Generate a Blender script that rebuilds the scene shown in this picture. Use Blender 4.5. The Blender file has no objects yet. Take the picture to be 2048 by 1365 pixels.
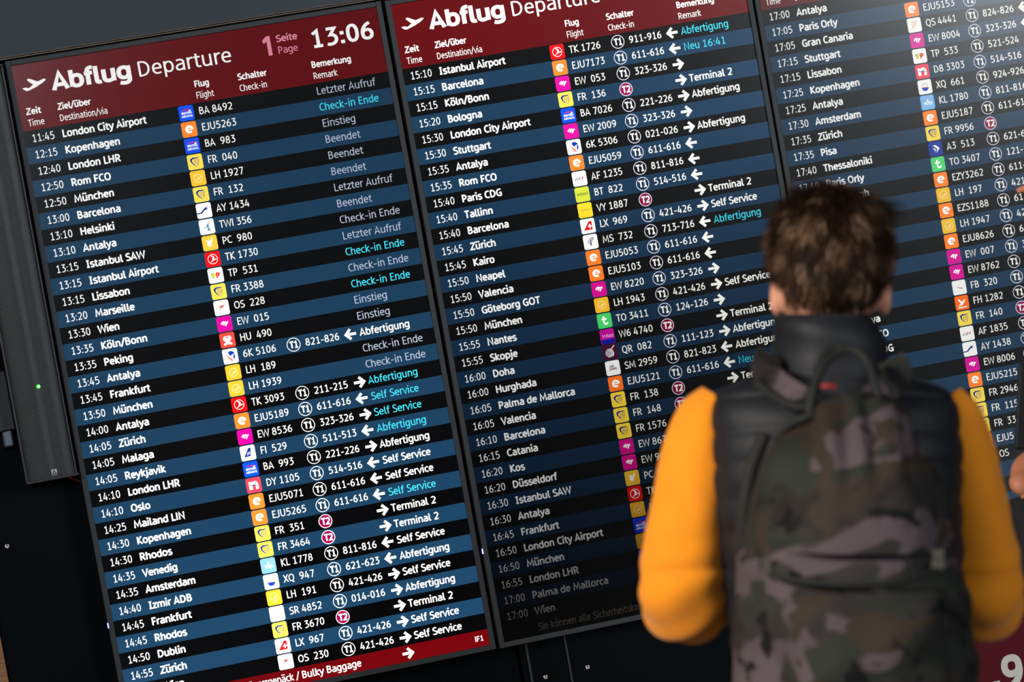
import bpy, bmesh, math, random
from mathutils import Vector, Matrix, noise
from mathutils.geometry import tessellate_polygon

random.seed(7)
scene = bpy.context.scene
COL = scene.collection

# ------------------------------------------------------------------ camera
CAM = Vector((-0.3965, -7.606, 1.770))
AX_R = Vector((0.96399, -0.20076, -0.17443))     # image right
AX_U = Vector((0.17903, 0.00485, 0.98383))       # image up
AX_F = Vector((0.19667, 0.97963, -0.04061))      # viewing direction
AX_F.normalize(); AX_U = (AX_U - AX_F*AX_U.dot(AX_F)).normalized(); AX_R = AX_F.cross(AX_U).normalized()
FPX = 6029.75
cd = bpy.data.cameras.new('camera')
cam = bpy.data.objects.new('camera', cd); COL.objects.link(cam)
cam.matrix_world = Matrix(((AX_R.x, AX_U.x, -AX_F.x, CAM.x), (AX_R.y, AX_U.y, -AX_F.y, CAM.y),
                           (AX_R.z, AX_U.z, -AX_F.z, CAM.z), (0, 0, 0, 1)))
cd.sensor_width = 36; cd.lens = FPX/2048*36; cd.clip_end = 100
cd.dof.use_dof = True; cd.dof.focus_distance = 7.72; cd.dof.aperture_fstop = 5.6; cd.dof.aperture_blades = 0
scene.camera = cam

# ------------------------------------------------------------------ world, lights, exposure
scene.view_settings.view_transform = 'Standard'; scene.view_settings.look = 'None'
scene.view_settings.gamma = 1; scene.view_settings.use_curve_mapping = False
scene.view_settings.exposure = 0.0
w = bpy.data.worlds.new('hall'); scene.world = w; w.use_nodes = True
bg = w.node_tree.nodes['Background']; bg.inputs[0].default_value = (0.62, 0.72, 0.85, 1); bg.inputs[1].default_value = 0.03

def area(name, loc, target, sx, sy, power, color):
    l = bpy.data.lights.new(name, 'AREA'); l.shape = 'RECTANGLE'; l.size = sx; l.size_y = sy; l.energy = power; l.color = color
    o = bpy.data.objects.new(name, l); COL.objects.link(o); o.location = loc
    o.rotation_euler = (Vector(target)-Vector(loc)).to_track_quat('-Z', 'Y').to_euler()
    return o
area('window_light_left', (-5.0, -20, 6.2), (-3.6, 0, 4.6), 11, 5.0, 75, (0.78, 0.90, 1.0)).data.spread = math.radians(40)
area('window_light_right', (14.6, -20, 6.2), (5.0, 0, 3.2), 9.0, 5.8, 165, (0.93, 0.98, 1.0)).data.spread = math.radians(38)
area('added_key_light', (-3.2, -6.3, 3.6), (0.3, -3.2, 1.3), 1.4, 1.4, 42, (1.0, 0.93, 0.84)).data.spread = math.radians(62)  # added to light the people from the upper left, no known fixture there

# ------------------------------------------------------------------ helpers
def srgb(r, g, b):
    f = lambda c: (c/255/12.92 if c/255 <= .04045 else ((c/255+.055)/1.055)**2.4)
    return (f(r), f(g), f(b), 1)
def tag(o, label=None, cat=None, group=None, kind=None):
    if label: o['label'] = label
    if cat: o['category'] = cat
    if group: o['group'] = group
    if kind: o['kind'] = kind
    return o
def empty(name, loc, label=None, cat=None, group=None):
    o = bpy.data.objects.new(name, None); o.empty_display_size = .05; COL.objects.link(o); o.location = loc
    return tag(o, label, cat, group)
def mesh_obj(name, verts, faces, mat, parent=None, smooth=False, origin=None, col=None):
    """verts are in world coordinates unless a parent's origin is given"""
    o0 = Vector(origin) if origin is not None else (parent_origin(parent) if parent else Vector((0, 0, 0)))
    me = bpy.data.meshes.new(name)
    me.from_pydata([tuple(Vector(v)-o0) for v in verts], [], faces)
    me.materials.append(mat)
    if smooth:
        me.polygons.foreach_set('use_smooth', [True]*len(me.polygons))
    if col is not None:
        a = me.color_attributes.new('pix', 'FLOAT_COLOR', 'CORNER')
        buf = []
        for p in me.polygons:
            for _ in p.loop_indices: buf.extend(col[p.index])
        a.data.foreach_set('color', buf)
    me.update()
    o = bpy.data.objects.new(name, me); COL.objects.link(o)
    if parent: o.parent = parent
    elif origin is not None: o.location = origin
    return o
def parent_origin(p):
    v = Vector((0, 0, 0))
    while p: v += p.location; p = p.parent
    return v
def box_data(x0, x1, y0, y1, z0, z1):
    v = [(x0,y0,z0),(x1,y0,z0),(x1,y1,z0),(x0,y1,z0),(x0,y0,z1),(x1,y0,z1),(x1,y1,z1),(x0,y1,z1)]
    f = [(0,3,2,1),(4,5,6,7),(0,1,5,4),(1,2,6,5),(2,3,7,6),(3,0,4,7)]
    return v, f
def join(*parts):
    V, F = [], []
    for v, f in parts:
        n = len(V); V += list(v); F += [tuple(i+n for i in q) for q in f]
    return V, F
def box(name, x0, x1, y0, y1, z0, z1, mat, parent=None, bevel=0.0, **k):
    v, f = box_data(x0, x1, y0, y1, z0, z1)
    o = mesh_obj(name, v, f, mat, parent, **k)
    if bevel:
        m = o.modifiers.new('bevel', 'BEVEL'); m.width = bevel; m.segments = 2; m.limit_method = 'ANGLE'
    return o

def material(name, base, rough=.6, metal=0., spec=.5, noise_amt=0., noise_scale=40., bump=0., bump_scale=200., coat=0., sheen=0.):
    m = bpy.data.materials.new(name); m.use_nodes = True; nt = m.node_tree; b = nt.nodes['Principled BSDF']
    b.inputs['Base Color'].default_value = base; b.inputs['Roughness'].default_value = rough
    b.inputs['Metallic'].default_value = metal; b.inputs['Specular IOR Level'].default_value = spec
    b.inputs['Coat Weight'].default_value = coat; b.inputs['Sheen Weight'].default_value = sheen
    tc = nt.nodes.new('ShaderNodeTexCoord')
    if noise_amt:
        n = nt.nodes.new('ShaderNodeTexNoise'); n.inputs['Scale'].default_value = noise_scale; n.inputs['Detail'].default_value = 5
        nt.links.new(tc.outputs['Object'], n.inputs['Vector'])
        mr = nt.nodes.new('ShaderNodeMapRange'); mr.inputs[1].default_value = .3; mr.inputs[2].default_value = .7
        mr.inputs[3].default_value = 1-noise_amt; mr.inputs[4].default_value = 1+noise_amt
        nt.links.new(n.outputs[0], mr.inputs[0])
        mx = nt.nodes.new('ShaderNodeVectorMath'); mx.operation = 'SCALE'; mx.inputs[0].default_value = base[:3]
        nt.links.new(mr.outputs[0], mx.inputs['Scale']); nt.links.new(mx.outputs[0], b.inputs['Base Color'])
    if bump:
        n2 = nt.nodes.new('ShaderNodeTexNoise'); n2.inputs['Scale'].default_value = bump_scale; n2.inputs['Detail'].default_value = 4
        nt.links.new(tc.outputs['Object'], n2.inputs['Vector'])
        bp = nt.nodes.new('ShaderNodeBump'); bp.inputs['Strength'].default_value = bump; bp.inputs['Distance'].default_value = .002
        nt.links.new(n2.outputs[0], bp.inputs['Height']); nt.links.new(bp.outputs[0], b.inputs['Normal'])
    return m

# ------------------------------------------------------------------ materials
M = {}
M['panel'] = material('dark_panel', (.016, .025, .036, 1), .45, spec=.42, noise_amt=.15, noise_scale=3, bump=.05, bump_scale=900)
M['low_panel'] = material('low_panel', (.0014, .0026, .0038, 1), .45, spec=.05, noise_amt=.2, noise_scale=5, bump=.05, bump_scale=900)
M['seam'] = material('seam_black', (.003, .003, .004, 1), .7)
M['edge'] = material('anodised_edge', (.05, .052, .055, 1), .4, metal=.6)
M['bronze'] = material('bronze_edge', (.16, .105, .07, 1), .38, metal=.8, noise_amt=.2)
M['bezel'] = material('bezel_plastic', (.030, .034, .038, 1), .5, spec=.35, bump=.05, bump_scale=1500)
M['case'] = material('case_plastic', (.008, .008, .009, 1), .5, spec=.25)
M['steel'] = material('brushed_steel', (.55, .53, .5, 1), .28, metal=1.)
M['rod'] = material('bracket_rod', (.22, .25, .28, 1), .3, metal=.9)
M['bracket'] = material('bracket_black', (.014, .014, .015, 1), .5, noise_amt=.2, noise_scale=30)
M['orange_cable'] = material('cable_orange', srgb(205, 95, 30), .45)
M['floor'] = material('floor_stone', (.10, .10, .10, 1), .35, noise_amt=.2, noise_scale=6)
M['white_print'] = material('white_print', (.62, .62, .58, 1), .6)
M['sign_red'] = material('sign_red', (.085, .003, .009, 1), .6, spec=.15, noise_amt=.05)
M['phone'] = material('phone_black', (.004, .004, .005, 1), .35)
M['dark_cloth'] = material('dark_cloth', (.006, .006, .008, 1), .85, noise_amt=.3, noise_scale=60, bump=.3, bump_scale=500)
M['trousers'] = material('trousers_cloth', (.02, .022, .03, 1), .85, noise_amt=.2, noise_scale=80, bump=.3, bump_scale=700)
M['shoe'] = material('shoe_leather', (.02, .018, .016, 1), .5)
M['skin'] = material('skin', srgb(226, 160, 132), .5, noise_amt=.08, noise_scale=30, bump=.1, bump_scale=300)
M['skin2'] = material('skin_warm', srgb(205, 130, 98), .5, noise_amt=.08, noise_scale=30, bump=.1, bump_scale=300)
M['nail'] = material('nail', srgb(240, 190, 175), .25)
M['eye'] = material('eye', (.7, .7, .68, 1), .2)
M['orange'] = material('orange_knit', srgb(252, 150, 3), .85, noise_amt=.05, noise_scale=25, bump=.25, bump_scale=800, sheen=.15)
M['vest'] = material('vest_nylon', (.011, .012, .016, 1), .6, spec=.35, noise_amt=.2, noise_scale=30, bump=.2, bump_scale=120)
M['strap'] = material('strap_webbing', (.012, .013, .012, 1), .75, bump=.3, bump_scale=900)
M['buckle'] = material('buckle_plastic', (.07, .062, .05, 1), .5)
M['red_label'] = material('red_label', srgb(150, 20, 20), .6)

def emitter(name, color, strength):
    m = bpy.data.materials.new(name); m.use_nodes = True; b = m.node_tree.nodes['Principled BSDF']
    b.inputs['Base Color'].default_value = (0, 0, 0, 1)
    b.inputs['Emission Color'].default_value = color; b.inputs['Emission Strength'].default_value = strength
    return m
M['led_green'] = emitter('led_green', (.01, .8, .02, 1), 2.5)
M['led_core'] = emitter('led_core', (.6, 1, .6, 1), 12)
M['led_blue'] = emitter('led_blue', (.12, .12, 1, 1), 8)

def wood_mat():
    m = material('oak_board', (.3, .13, .05, 1), .5)
    nt = m.node_tree; b = nt.nodes['Principled BSDF']; tc = nt.nodes.new('ShaderNodeTexCoord')
    mp = nt.nodes.new('ShaderNodeMapping'); mp.inputs['Scale'].default_value = (3, 3, 90)
    n = nt.nodes.new('ShaderNodeTexNoise'); n.inputs['Scale'].default_value = 4; n.inputs['Detail'].default_value = 6
    r = nt.nodes.new('ShaderNodeValToRGB')
    r.color_ramp.elements[0].position = .3; r.color_ramp.elements[0].color = (.13, .045, .014, 1)
    r.color_ramp.elements[1].position = .7; r.color_ramp.elements[1].color = (.42, .19, .07, 1)
    nt.links.new(tc.outputs['Object'], mp.inputs[0]); nt.links.new(mp.outputs[0], n.inputs['Vector'])
    nt.links.new(n.outputs[0], r.inputs[0]); nt.links.new(r.outputs[0], b.inputs['Base Color'])
    return m
M['wood'] = wood_mat()

def grille_mat():
    """perforated steel: hexagonal rows of round holes"""
    m = bpy.data.materials.new('grille_perforated'); m.use_nodes = True; nt = m.node_tree; b = nt.nodes['Principled BSDF']
    tc = nt.nodes.new('ShaderNodeTexCoord'); sep = nt.nodes.new('ShaderNodeSeparateXYZ'); nt.links.new(tc.outputs['Object'], sep.inputs[0])
    P = .0043
    def mth(op, a, c=None):
        n = nt.nodes.new('ShaderNodeMath'); n.operation = op
        for i, q in enumerate((a, c)):
            if q is None: continue
            if isinstance(q, (int, float)): n.inputs[i].default_value = q
            else: nt.links.new(q, n.inputs[i])
        return n.outputs[0]
    def lattice(ox, oz):
        u = mth('ADD', mth('DIVIDE', sep.outputs[0], P), ox+100); v = mth('ADD', mth('DIVIDE', sep.outputs[2], P*1.732), oz+100)
        fu = mth('SUBTRACT', mth('FRACT', u), .5); fv = mth('MULTIPLY', mth('SUBTRACT', mth('FRACT', v), .5), 1.732)
        return mth('SQRT', mth('ADD', mth('MULTIPLY', fu, fu), mth('MULTIPLY', fv, fv)))
    d = mth('MINIMUM', lattice(0, 0), lattice(.5, .5))
    mr = nt.nodes.new('ShaderNodeMapRange'); mr.inputs[1].default_value = .25; mr.inputs[2].default_value = .36
    nt.links.new(d, mr.inputs[0])
    mx = nt.nodes.new('ShaderNodeMix'); mx.data_type = 'RGBA'
    mx.inputs[6].default_value = (.002, .002, .002, 1); mx.inputs[7].default_value = (.045, .05, .054, 1)
    nt.links.new(mr.outputs[0], mx.inputs[0]); nt.links.new(mx.outputs[2], b.inputs['Base Color'])
    sp = mth('MULTIPLY', mr.outputs[0], .5); nt.links.new(sp, b.inputs['Specular IOR Level'])
    b.inputs['Roughness'].default_value = .42
    return m
M['grille'] = grille_mat()

def camo_mat():
    m = bpy.data.materials.new('camouflage_cloth'); m.use_nodes = True; nt = m.node_tree; b = nt.nodes['Principled BSDF']
    b.inputs['Roughness'].default_value = .8; b.inputs['Specular IOR Level'].default_value = .25
    tc = nt.nodes.new('ShaderNodeTexCoord')
    prev = None
    for i, (sc, th, colr) in enumerate([(4.5, .50, (.022, .017, .016, 1)), (6.0, .54, (.026, .028, .023, 1)), (5.0, .555, (.100, .074, .084, 1)),
                                        (9.5, .60, (.040, .028, .019, 1)), (12., .62, (.006, .006, .007, 1))]):
        mp = nt.nodes.new('ShaderNodeMapping'); mp.inputs['Location'].default_value = (i*3.7, i*1.3, i*5.1); mp.inputs['Scale'].default_value = (1, 1, 1.5)
        nt.links.new(tc.outputs['Object'], mp.inputs[0])
        n = nt.nodes.new('ShaderNodeTexNoise'); n.inputs['Scale'].default_value = sc; n.inputs['Detail'].default_value = 3; n.inputs['Distortion'].default_value = .6
        nt.links.new(mp.outputs[0], n.inputs['Vector'])
        mr = nt.nodes.new('ShaderNodeMapRange'); mr.inputs[1].default_value = th-.012; mr.inputs[2].default_value = th+.012
        nt.links.new(n.outputs[0], mr.inputs[0])
        mx = nt.nodes.new('ShaderNodeMix'); mx.data_type = 'RGBA'; mx.inputs[7].default_value = colr
        if prev is None: mx.inputs[6].default_value = (.032, .027, .026, 1)
        else: nt.links.new(prev, mx.inputs[6])
        nt.links.new(mr.outputs[0], mx.inputs[0]); prev = mx.outputs[2]
    nt.links.new(prev, b.inputs['Base Color'])
    n2 = nt.nodes.new('ShaderNodeTexNoise'); n2.inputs['Scale'].default_value = 28; n2.inputs['Detail'].default_value = 3
    nt.links.new(tc.outputs['Object'], n2.inputs['Vector'])
    bp = nt.nodes.new('ShaderNodeBump'); bp.inputs['Strength'].default_value = .5; bp.inputs['Distance'].default_value = .006
    nt.links.new(n2.outputs[0], bp.inputs['Height']); nt.links.new(bp.outputs[0], b.inputs['Normal'])
    return m
M['camo'] = camo_mat()

def hair_mat():
    m = bpy.data.materials.new('brown_hair'); m.use_nodes = True; nt = m.node_tree; b = nt.nodes['Principled BSDF']
    a = nt.nodes.new('ShaderNodeAttribute'); a.attribute_name = 'pix'; nt.links.new(a.outputs['Color'], b.inputs['Base Color'])
    b.inputs['Roughness'].default_value = .6; b.inputs['Specular IOR Level'].default_value = .12
    return m
M['hair'] = hair_mat()

ROW = 0.934/22.5                       # one screen row in metres
def display_mat(name, stops, gstops):
    """LCD pixels: colour per face, emission strength and gamma graded along the height of the panel"""
    m = bpy.data.materials.new(name); m.use_nodes = True; nt = m.node_tree; b = nt.nodes['Principled BSDF']
    b.inputs['Base Color'].default_value = (.001, .001, .001, 1); b.inputs['Roughness'].default_value = .18
    b.inputs['Specular IOR Level'].default_value = .5
    a = nt.nodes.new('ShaderNodeAttribute'); a.attribute_name = 'pix'
    tc = nt.nodes.new('ShaderNodeTexCoord'); sep = nt.nodes.new('ShaderNodeSeparateXYZ'); nt.links.new(tc.outputs['Object'], sep.inputs[0])
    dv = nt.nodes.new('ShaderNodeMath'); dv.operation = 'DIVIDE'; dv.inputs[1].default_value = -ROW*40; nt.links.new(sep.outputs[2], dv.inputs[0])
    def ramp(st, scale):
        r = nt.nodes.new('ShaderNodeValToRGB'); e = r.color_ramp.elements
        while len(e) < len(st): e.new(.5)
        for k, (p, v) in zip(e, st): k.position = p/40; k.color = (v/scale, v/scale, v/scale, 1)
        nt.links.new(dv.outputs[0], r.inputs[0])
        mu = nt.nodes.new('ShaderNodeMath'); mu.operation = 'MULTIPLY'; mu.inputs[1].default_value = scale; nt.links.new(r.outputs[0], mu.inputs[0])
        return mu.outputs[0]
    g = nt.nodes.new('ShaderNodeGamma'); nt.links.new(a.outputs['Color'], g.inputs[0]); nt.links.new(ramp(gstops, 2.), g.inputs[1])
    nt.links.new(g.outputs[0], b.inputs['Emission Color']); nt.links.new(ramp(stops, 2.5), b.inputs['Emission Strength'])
    try: m.cycles.emission_sampling = 'NONE'
    except Exception: pass
    return m
DM = [display_mat('display_pixels_left', [(0, .82), (12, 1.0), (25, 1.3), (40, 1.75)], [(0, 1), (40, 1)]),
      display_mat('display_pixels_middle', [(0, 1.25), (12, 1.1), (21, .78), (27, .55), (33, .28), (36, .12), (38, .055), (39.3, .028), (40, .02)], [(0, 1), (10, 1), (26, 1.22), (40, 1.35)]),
      display_mat('display_pixels_right', [(0, .82), (20, .78), (40, .72)], [(0, 1), (40, 1)])]

# ------------------------------------------------------------------ lettering: a humanist sans drawn as strokes
G = {
'0':(.66,'R .33 .5 .205 .435'), '1':(.66,'M .15 .77 L .36 .935 L .36 .065 ; M .15 .065 L .56 .065'),
'2':(.66,'M .13 .83 C .24 .98 .53 .98 .53 .70 C .53 .50 .32 .30 .14 .065 L .56 .065'),
'3':(.66,'M .13 .935 L .50 .935 L .29 .58 C .44 .60 .54 .47 .54 .33 C .54 .08 .28 .0 .11 .09'),
'4':(.66,'M .34 .98 L .10 .26 L .58 .26 ; M .44 .60 L .44 0'),
'5':(.66,'M .51 .935 L .19 .935 L .17 .56 C .34 .64 .54 .54 .54 .33 C .54 .08 .28 .0 .11 .09'),
'6':(.66,'M .49 .93 C .25 .86 .12 .62 .12 .36 ; R .33 .31 .205 .245'),
'7':(.66,'M .10 .935 L .54 .935 L .26 0'), '8':(.66,'R .33 .715 .165 .22 ; R .33 .28 .21 .215'),
'9':(.66,'R .33 .69 .205 .245 ; M .54 .64 C .54 .35 .42 .13 .17 .07'),
':':(.30,'D .15 .10 ; D .15 .60'), '.':(.28,'D .14 .075'), '-':(.46,'M .07 .40 L .39 .40'), '/':(.46,'M .03 -.12 L .43 1.04'), ' ':(.30,''),
'A':(.68,'M .05 0 L .33 .95 L .61 0 ; M .14 .29 L .53 .29'),
'B':(.67,'M .14 .065 L .14 .935 L .30 .935 C .57 .935 .57 .53 .30 .53 L .14 .53 ; M .30 .53 C .64 .53 .64 .065 .30 .065 L .10 .065'),
'C':(.62,'M .57 .88 C .38 .99 .11 .93 .11 .50 C .11 .06 .38 .01 .58 .12'),
'D':(.74,'M .10 .065 L .28 .065 C .73 .065 .73 .935 .28 .935 L .10 .935 ; M .14 .935 L .14 .065'),
'E':(.58,'M .53 .935 L .14 .935 L .14 .065 L .54 .065 ; M .14 .51 L .47 .51'),
'F':(.55,'M .53 .935 L .14 .935 L .14 0 ; M .14 .49 L .47 .49'),
'G':(.71,'M .61 .88 C .40 .99 .11 .93 .11 .50 C .11 .04 .42 .01 .60 .11 L .60 .47 L .38 .47'),
'H':(.75,'M .14 0 L .14 1 ; M .61 0 L .61 1 ; M .14 .52 L .61 .52'), 'I':(.29,'M .145 0 L .145 1'),
'|':(.44,'M .22 0 L .22 1 ; M .07 .065 L .37 .065 ; M .07 .935 L .37 .935'),
'J':(.44,'M .30 1 L .30 .30 C .30 .04 .16 .0 .02 .07'), 'K':(.66,'M .14 0 L .14 1 ; M .58 1 L .17 .50 L .62 0'),
'L':(.53,'M .14 1 L .14 .065 L .51 .065'), 'M':(.90,'M .11 0 L .18 .935 L .45 .22 L .72 .935 L .79 0'),
'N':(.77,'M .14 0 L .14 .95 L .63 .05 L .63 1'), 'O':(.78,'R .39 .5 .28 .435'),
'P':(.62,'M .14 0 L .14 .935 L .28 .935 C .61 .935 .61 .42 .28 .42 L .14 .42'), 'Q':(.78,'R .39 .5 .28 .435 ; M .42 .12 C .46 -.04 .56 -.10 .70 -.12'),
'R':(.67,'M .14 0 L .14 .935 L .28 .935 C .61 .935 .61 .45 .28 .45 L .14 .45 ; M .33 .45 L .60 0'),
'S':(.59,'M .51 .88 C .34 1.0 .11 .93 .11 .72 C .11 .48 .52 .54 .52 .28 C .52 .02 .22 .0 .07 .11'),
'T':(.60,'M .02 .935 L .58 .935 ; M .30 .935 L .30 0'), 'U':(.75,'M .13 1 L .13 .35 C .13 -.035 .62 -.035 .62 .35 L .62 1'),
'V':(.64,'M .04 1 L .32 .03 L .60 1'), 'W':(.95,'M .04 1 L .24 .04 L .475 .92 L .71 .04 L .91 1'),
'X':(.62,'M .05 1 L .57 0 ; M .57 1 L .05 0'), 'Y':(.60,'M .03 1 L .30 .47 L .57 1 ; M .30 .47 L .30 0'),
'Z':(.60,'M .06 .935 L .53 .935 L .07 .065 L .56 .065'),
'a':(.59,'M .12 .65 C .32 .73 .48 .68 .48 .49 L .48 0 ; M .48 .42 C .22 .42 .10 .34 .10 .21 C .10 .0 .38 .02 .48 .17'),
'b':(.63,'M .13 1 L .13 .04 ; R .33 .37 .205 .31'), 'c':(.50,'M .46 .64 C .30 .73 .10 .66 .10 .37 C .10 .06 .30 .01 .47 .10'),
'd':(.63,'M .50 1 L .50 0 ; R .30 .37 .205 .31'),
'e':(.58,'M .12 .39 L .49 .39 C .50 .60 .42 .68 .31 .68 C .10 .68 .10 .42 .10 .37 C .10 .03 .34 .03 .49 .11'),
'f':(.38,'M .39 .96 C .23 1.0 .17 .90 .17 .78 L .17 0 ; M .03 .675 L .36 .675'),
'g':(.63,'M .50 .74 L .50 -.02 C .50 -.27 .26 -.26 .10 -.18 ; R .30 .38 .205 .30'),
'h':(.63,'M .13 1 L .13 0 ; M .13 .54 C .25 .72 .50 .76 .50 .46 L .50 0'), 'i':(.27,'M .135 .74 L .135 0 ; D .135 .975'),
'j':(.28,'M .15 .74 L .15 -.05 C .15 -.20 .08 -.25 -.04 -.22 ; D .15 .975'), 'k':(.57,'M .13 1 L .13 0 ; M .49 .74 L .17 .38 L .53 0'),
'l':(.32,'M .13 1 L .13 .20 C .13 .06 .20 .04 .31 .08'),
'm':(.95,'M .13 .74 L .13 0 ; M .13 .55 C .22 .72 .475 .76 .475 .46 L .475 0 ; M .475 .55 C .56 .72 .82 .76 .82 .46 L .82 0'),
'n':(.63,'M .13 .74 L .13 0 ; M .13 .54 C .25 .72 .50 .76 .50 .46 L .50 0'), 'o':(.62,'R .31 .37 .212 .31'),
'p':(.63,'M .13 .74 L .13 -.26 ; R .33 .37 .205 .31'), 'r':(.40,'M .13 .74 L .13 0 ; M .13 .48 C .18 .66 .26 .71 .40 .68'),
's':(.50,'M .43 .65 C .28 .74 .09 .68 .09 .54 C .09 .34 .44 .43 .44 .21 C .44 .0 .20 .01 .06 .10'),
't':(.40,'M .17 .90 L .17 .22 C .17 .05 .26 .03 .38 .09 ; M .03 .675 L .37 .675'),
'u':(.63,'M .12 .74 L .12 .26 C .12 -.03 .40 .02 .50 .18 ; M .50 .74 L .50 0'), 'v':(.54,'M .03 .74 L .27 .02 L .51 .74'),
'w':(.80,'M .03 .74 L .21 .03 L .40 .70 L .59 .03 L .77 .74'), 'y':(.54,'M .03 .74 L .28 .04 ; M .51 .74 L .24 -.10 C .19 -.24 .10 -.26 .02 -.22'),
'z':(.50,'M .05 .675 L .44 .675 L .06 .065 L .47 .065'),
}
for a, b_, dx in (('ä', 'a', .30), ('ö', 'o', .31), ('ü', 'u', .31)):
    G[a] = (G[b_][0], G[b_][1] + ' ; D %.2f .985 ; D %.2f .985' % (dx-.13, dx+.13))
GC = {}
def ribbon(pts, wd, closed=False):
    n = len(pts); V = []; F = []
    for i in range(n):
        p = pts[i]; a = pts[i-1] if (i or closed) else None; c = pts[(i+1) % n] if (i < n-1 or closed) else None
        d1 = Vector((p[0]-a[0], p[1]-a[1])).normalized() if a else None
        d2 = Vector((c[0]-p[0], c[1]-p[1])).normalized() if c else None
        if d1 is None: d1 = d2
        if d2 is None: d2 = d1
        n1 = Vector((-d1.y, d1.x)); n2 = Vector((-d2.y, d2.x)); mi = (n1+n2)
        mi = mi.normalized() if mi.length > 1e-4 else n1
        k = min(1/max(mi.dot(n1), .25), 1.9)
        V += [(p[0]+mi.x*wd/2*k, p[1]+mi.y*wd/2*k), (p[0]-mi.x*wd/2*k, p[1]-mi.y*wd/2*k)]
    for i in range(n if closed else n-1):
        a = 2*i; b = 2*((i+1) % n); F.append((a, a+1, b+1, b))
    return V, F
def glyph(ch, wt):
    if (ch, wt) in GC: return GC[(ch, wt)]
    adv, s = G[ch]; V, F = [], []
    def add(v, f):
        n = len(V); V.extend(v); F.extend([tuple(i+n for i in q) for q in f])
    ky = (1-wt)/.87; fx = 1+(wt-.13)*.9
    T = lambda x, y: (x*fx, (y-.37)*ky+.37 if y < .8 else (y-.5)*ky+.5)
    for st in s.split(';'):
        t = st.split()
        if not t: continue
        if t[0] == 'R':
            cx, cy, rx, ry = map(float, t[1:]); pts = []
            for k in range(18):
                an = 2*math.pi*k/18; c, q = math.cos(an), math.sin(an); e = .86
                pts.append(T(cx+rx*math.copysign(abs(c)**e, c), cy+ry*math.copysign(abs(q)**e, q)))
            add(*ribbon(pts, wt, True)); continue
        if t[0] == 'D':
            x, y = T(float(t[1]), float(t[2])); h = wt*.56; add([(x-h, y-h), (x+h, y-h), (x+h, y+h), (x-h, y+h)], [(0, 1, 2, 3)]); continue
        pts = []; i = 0
        while i < len(t):
            c = t[i]
            if c in 'ML': pts.append((float(t[i+1]), float(t[i+2]))); i += 3
            else:
                q = list(map(float, t[i+1:i+7])); p0 = pts[-1]
                for k in range(1, 8):
                    u = k/7; v = 1-u
                    pts.append(tuple(v**3*p0[j]+3*v*v*u*q[j]+3*v*u*u*q[2+j]+u**3*q[4+j] for j in (0, 1)))
                i += 7
        add(*ribbon([T(*p) for p in pts], wt))
    GC[(ch, wt)] = (adv*fx, V, F); return GC[(ch, wt)]

class Flat:
    """coloured flat print in board rows (x right, y down), collected as one mesh"""
    def __init__(s): s.V, s.F, s.C = [], [], []
    def raw(s, v, f, z, col):
        n = len(s.V); s.V += [(a, z, b) for a, b in v]; s.F += [tuple(i+n for i in q) for q in f]; s.C += [col]*len(f)
    def poly(s, pts, col, z=0):
        if len(pts) <= 4: s.raw(pts, [tuple(range(len(pts)))], z, col); return
        tri = tessellate_polygon([[Vector((a, b, 0)) for a, b in pts]]); s.raw(pts, [tuple(t) for t in tri], z, col)
    def rect(s, x0, y0, x1, y1, col, z=0): s.poly([(x0, y0), (x1, y0), (x1, y1), (x0, y1)], col, z)
    def disc(s, cx, cy, r, col, z=0, n=24, a0=0, a1=360, ry=None):
        ry = ry or r
        s.poly([(cx+r*math.cos(math.radians(a0+(a1-a0)*k/n)), cy-ry*math.sin(math.radians(a0+(a1-a0)*k/n))) for k in range(n if a1-a0 == 360 else n+1)], col, z)
    def line(s, pts, wd, col, z=0, closed=False):
        v, f = ribbon(pts, wd, closed); s.raw(v, f, z, col)
    def ring(s, cx, cy, r, wd, col, z=0, n=28):
        s.line([(cx+r*math.cos(2*math.pi*k/n), cy+r*math.sin(2*math.pi*k/n)) for k in range(n)], wd, col, z, True)
    def text(s, txt, x, y, cap, wt, col, z=0, sx=1., width=None, track=0., align='l'):
        def w_(): return sum(glyph(c, wt)[0]+track for c in txt)*cap
        if width: sx = width/(w_()-.14*cap)
        if align == 'r': x -= w_()*sx
        if align == 'c': x -= w_()*sx/2
        for c in txt:
            adv, v, f = glyph(c, wt)
            s.raw([(x+a*cap*sx, y-b*cap) for a, b in v], f, z, col)
            x += (adv+track)*cap*sx
        return x
    def build(s, name, parent, mat, bx):
        """bx: world position of the board's upper left screen corner"""
        vs = [(bx[0]+a*ROW, bx[1]-.0006-z*.0004, bx[2]-b*ROW) for a, z, b in s.V]
        return mesh_obj(name, vs, s.F, mat, parent, col=s.C)

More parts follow.
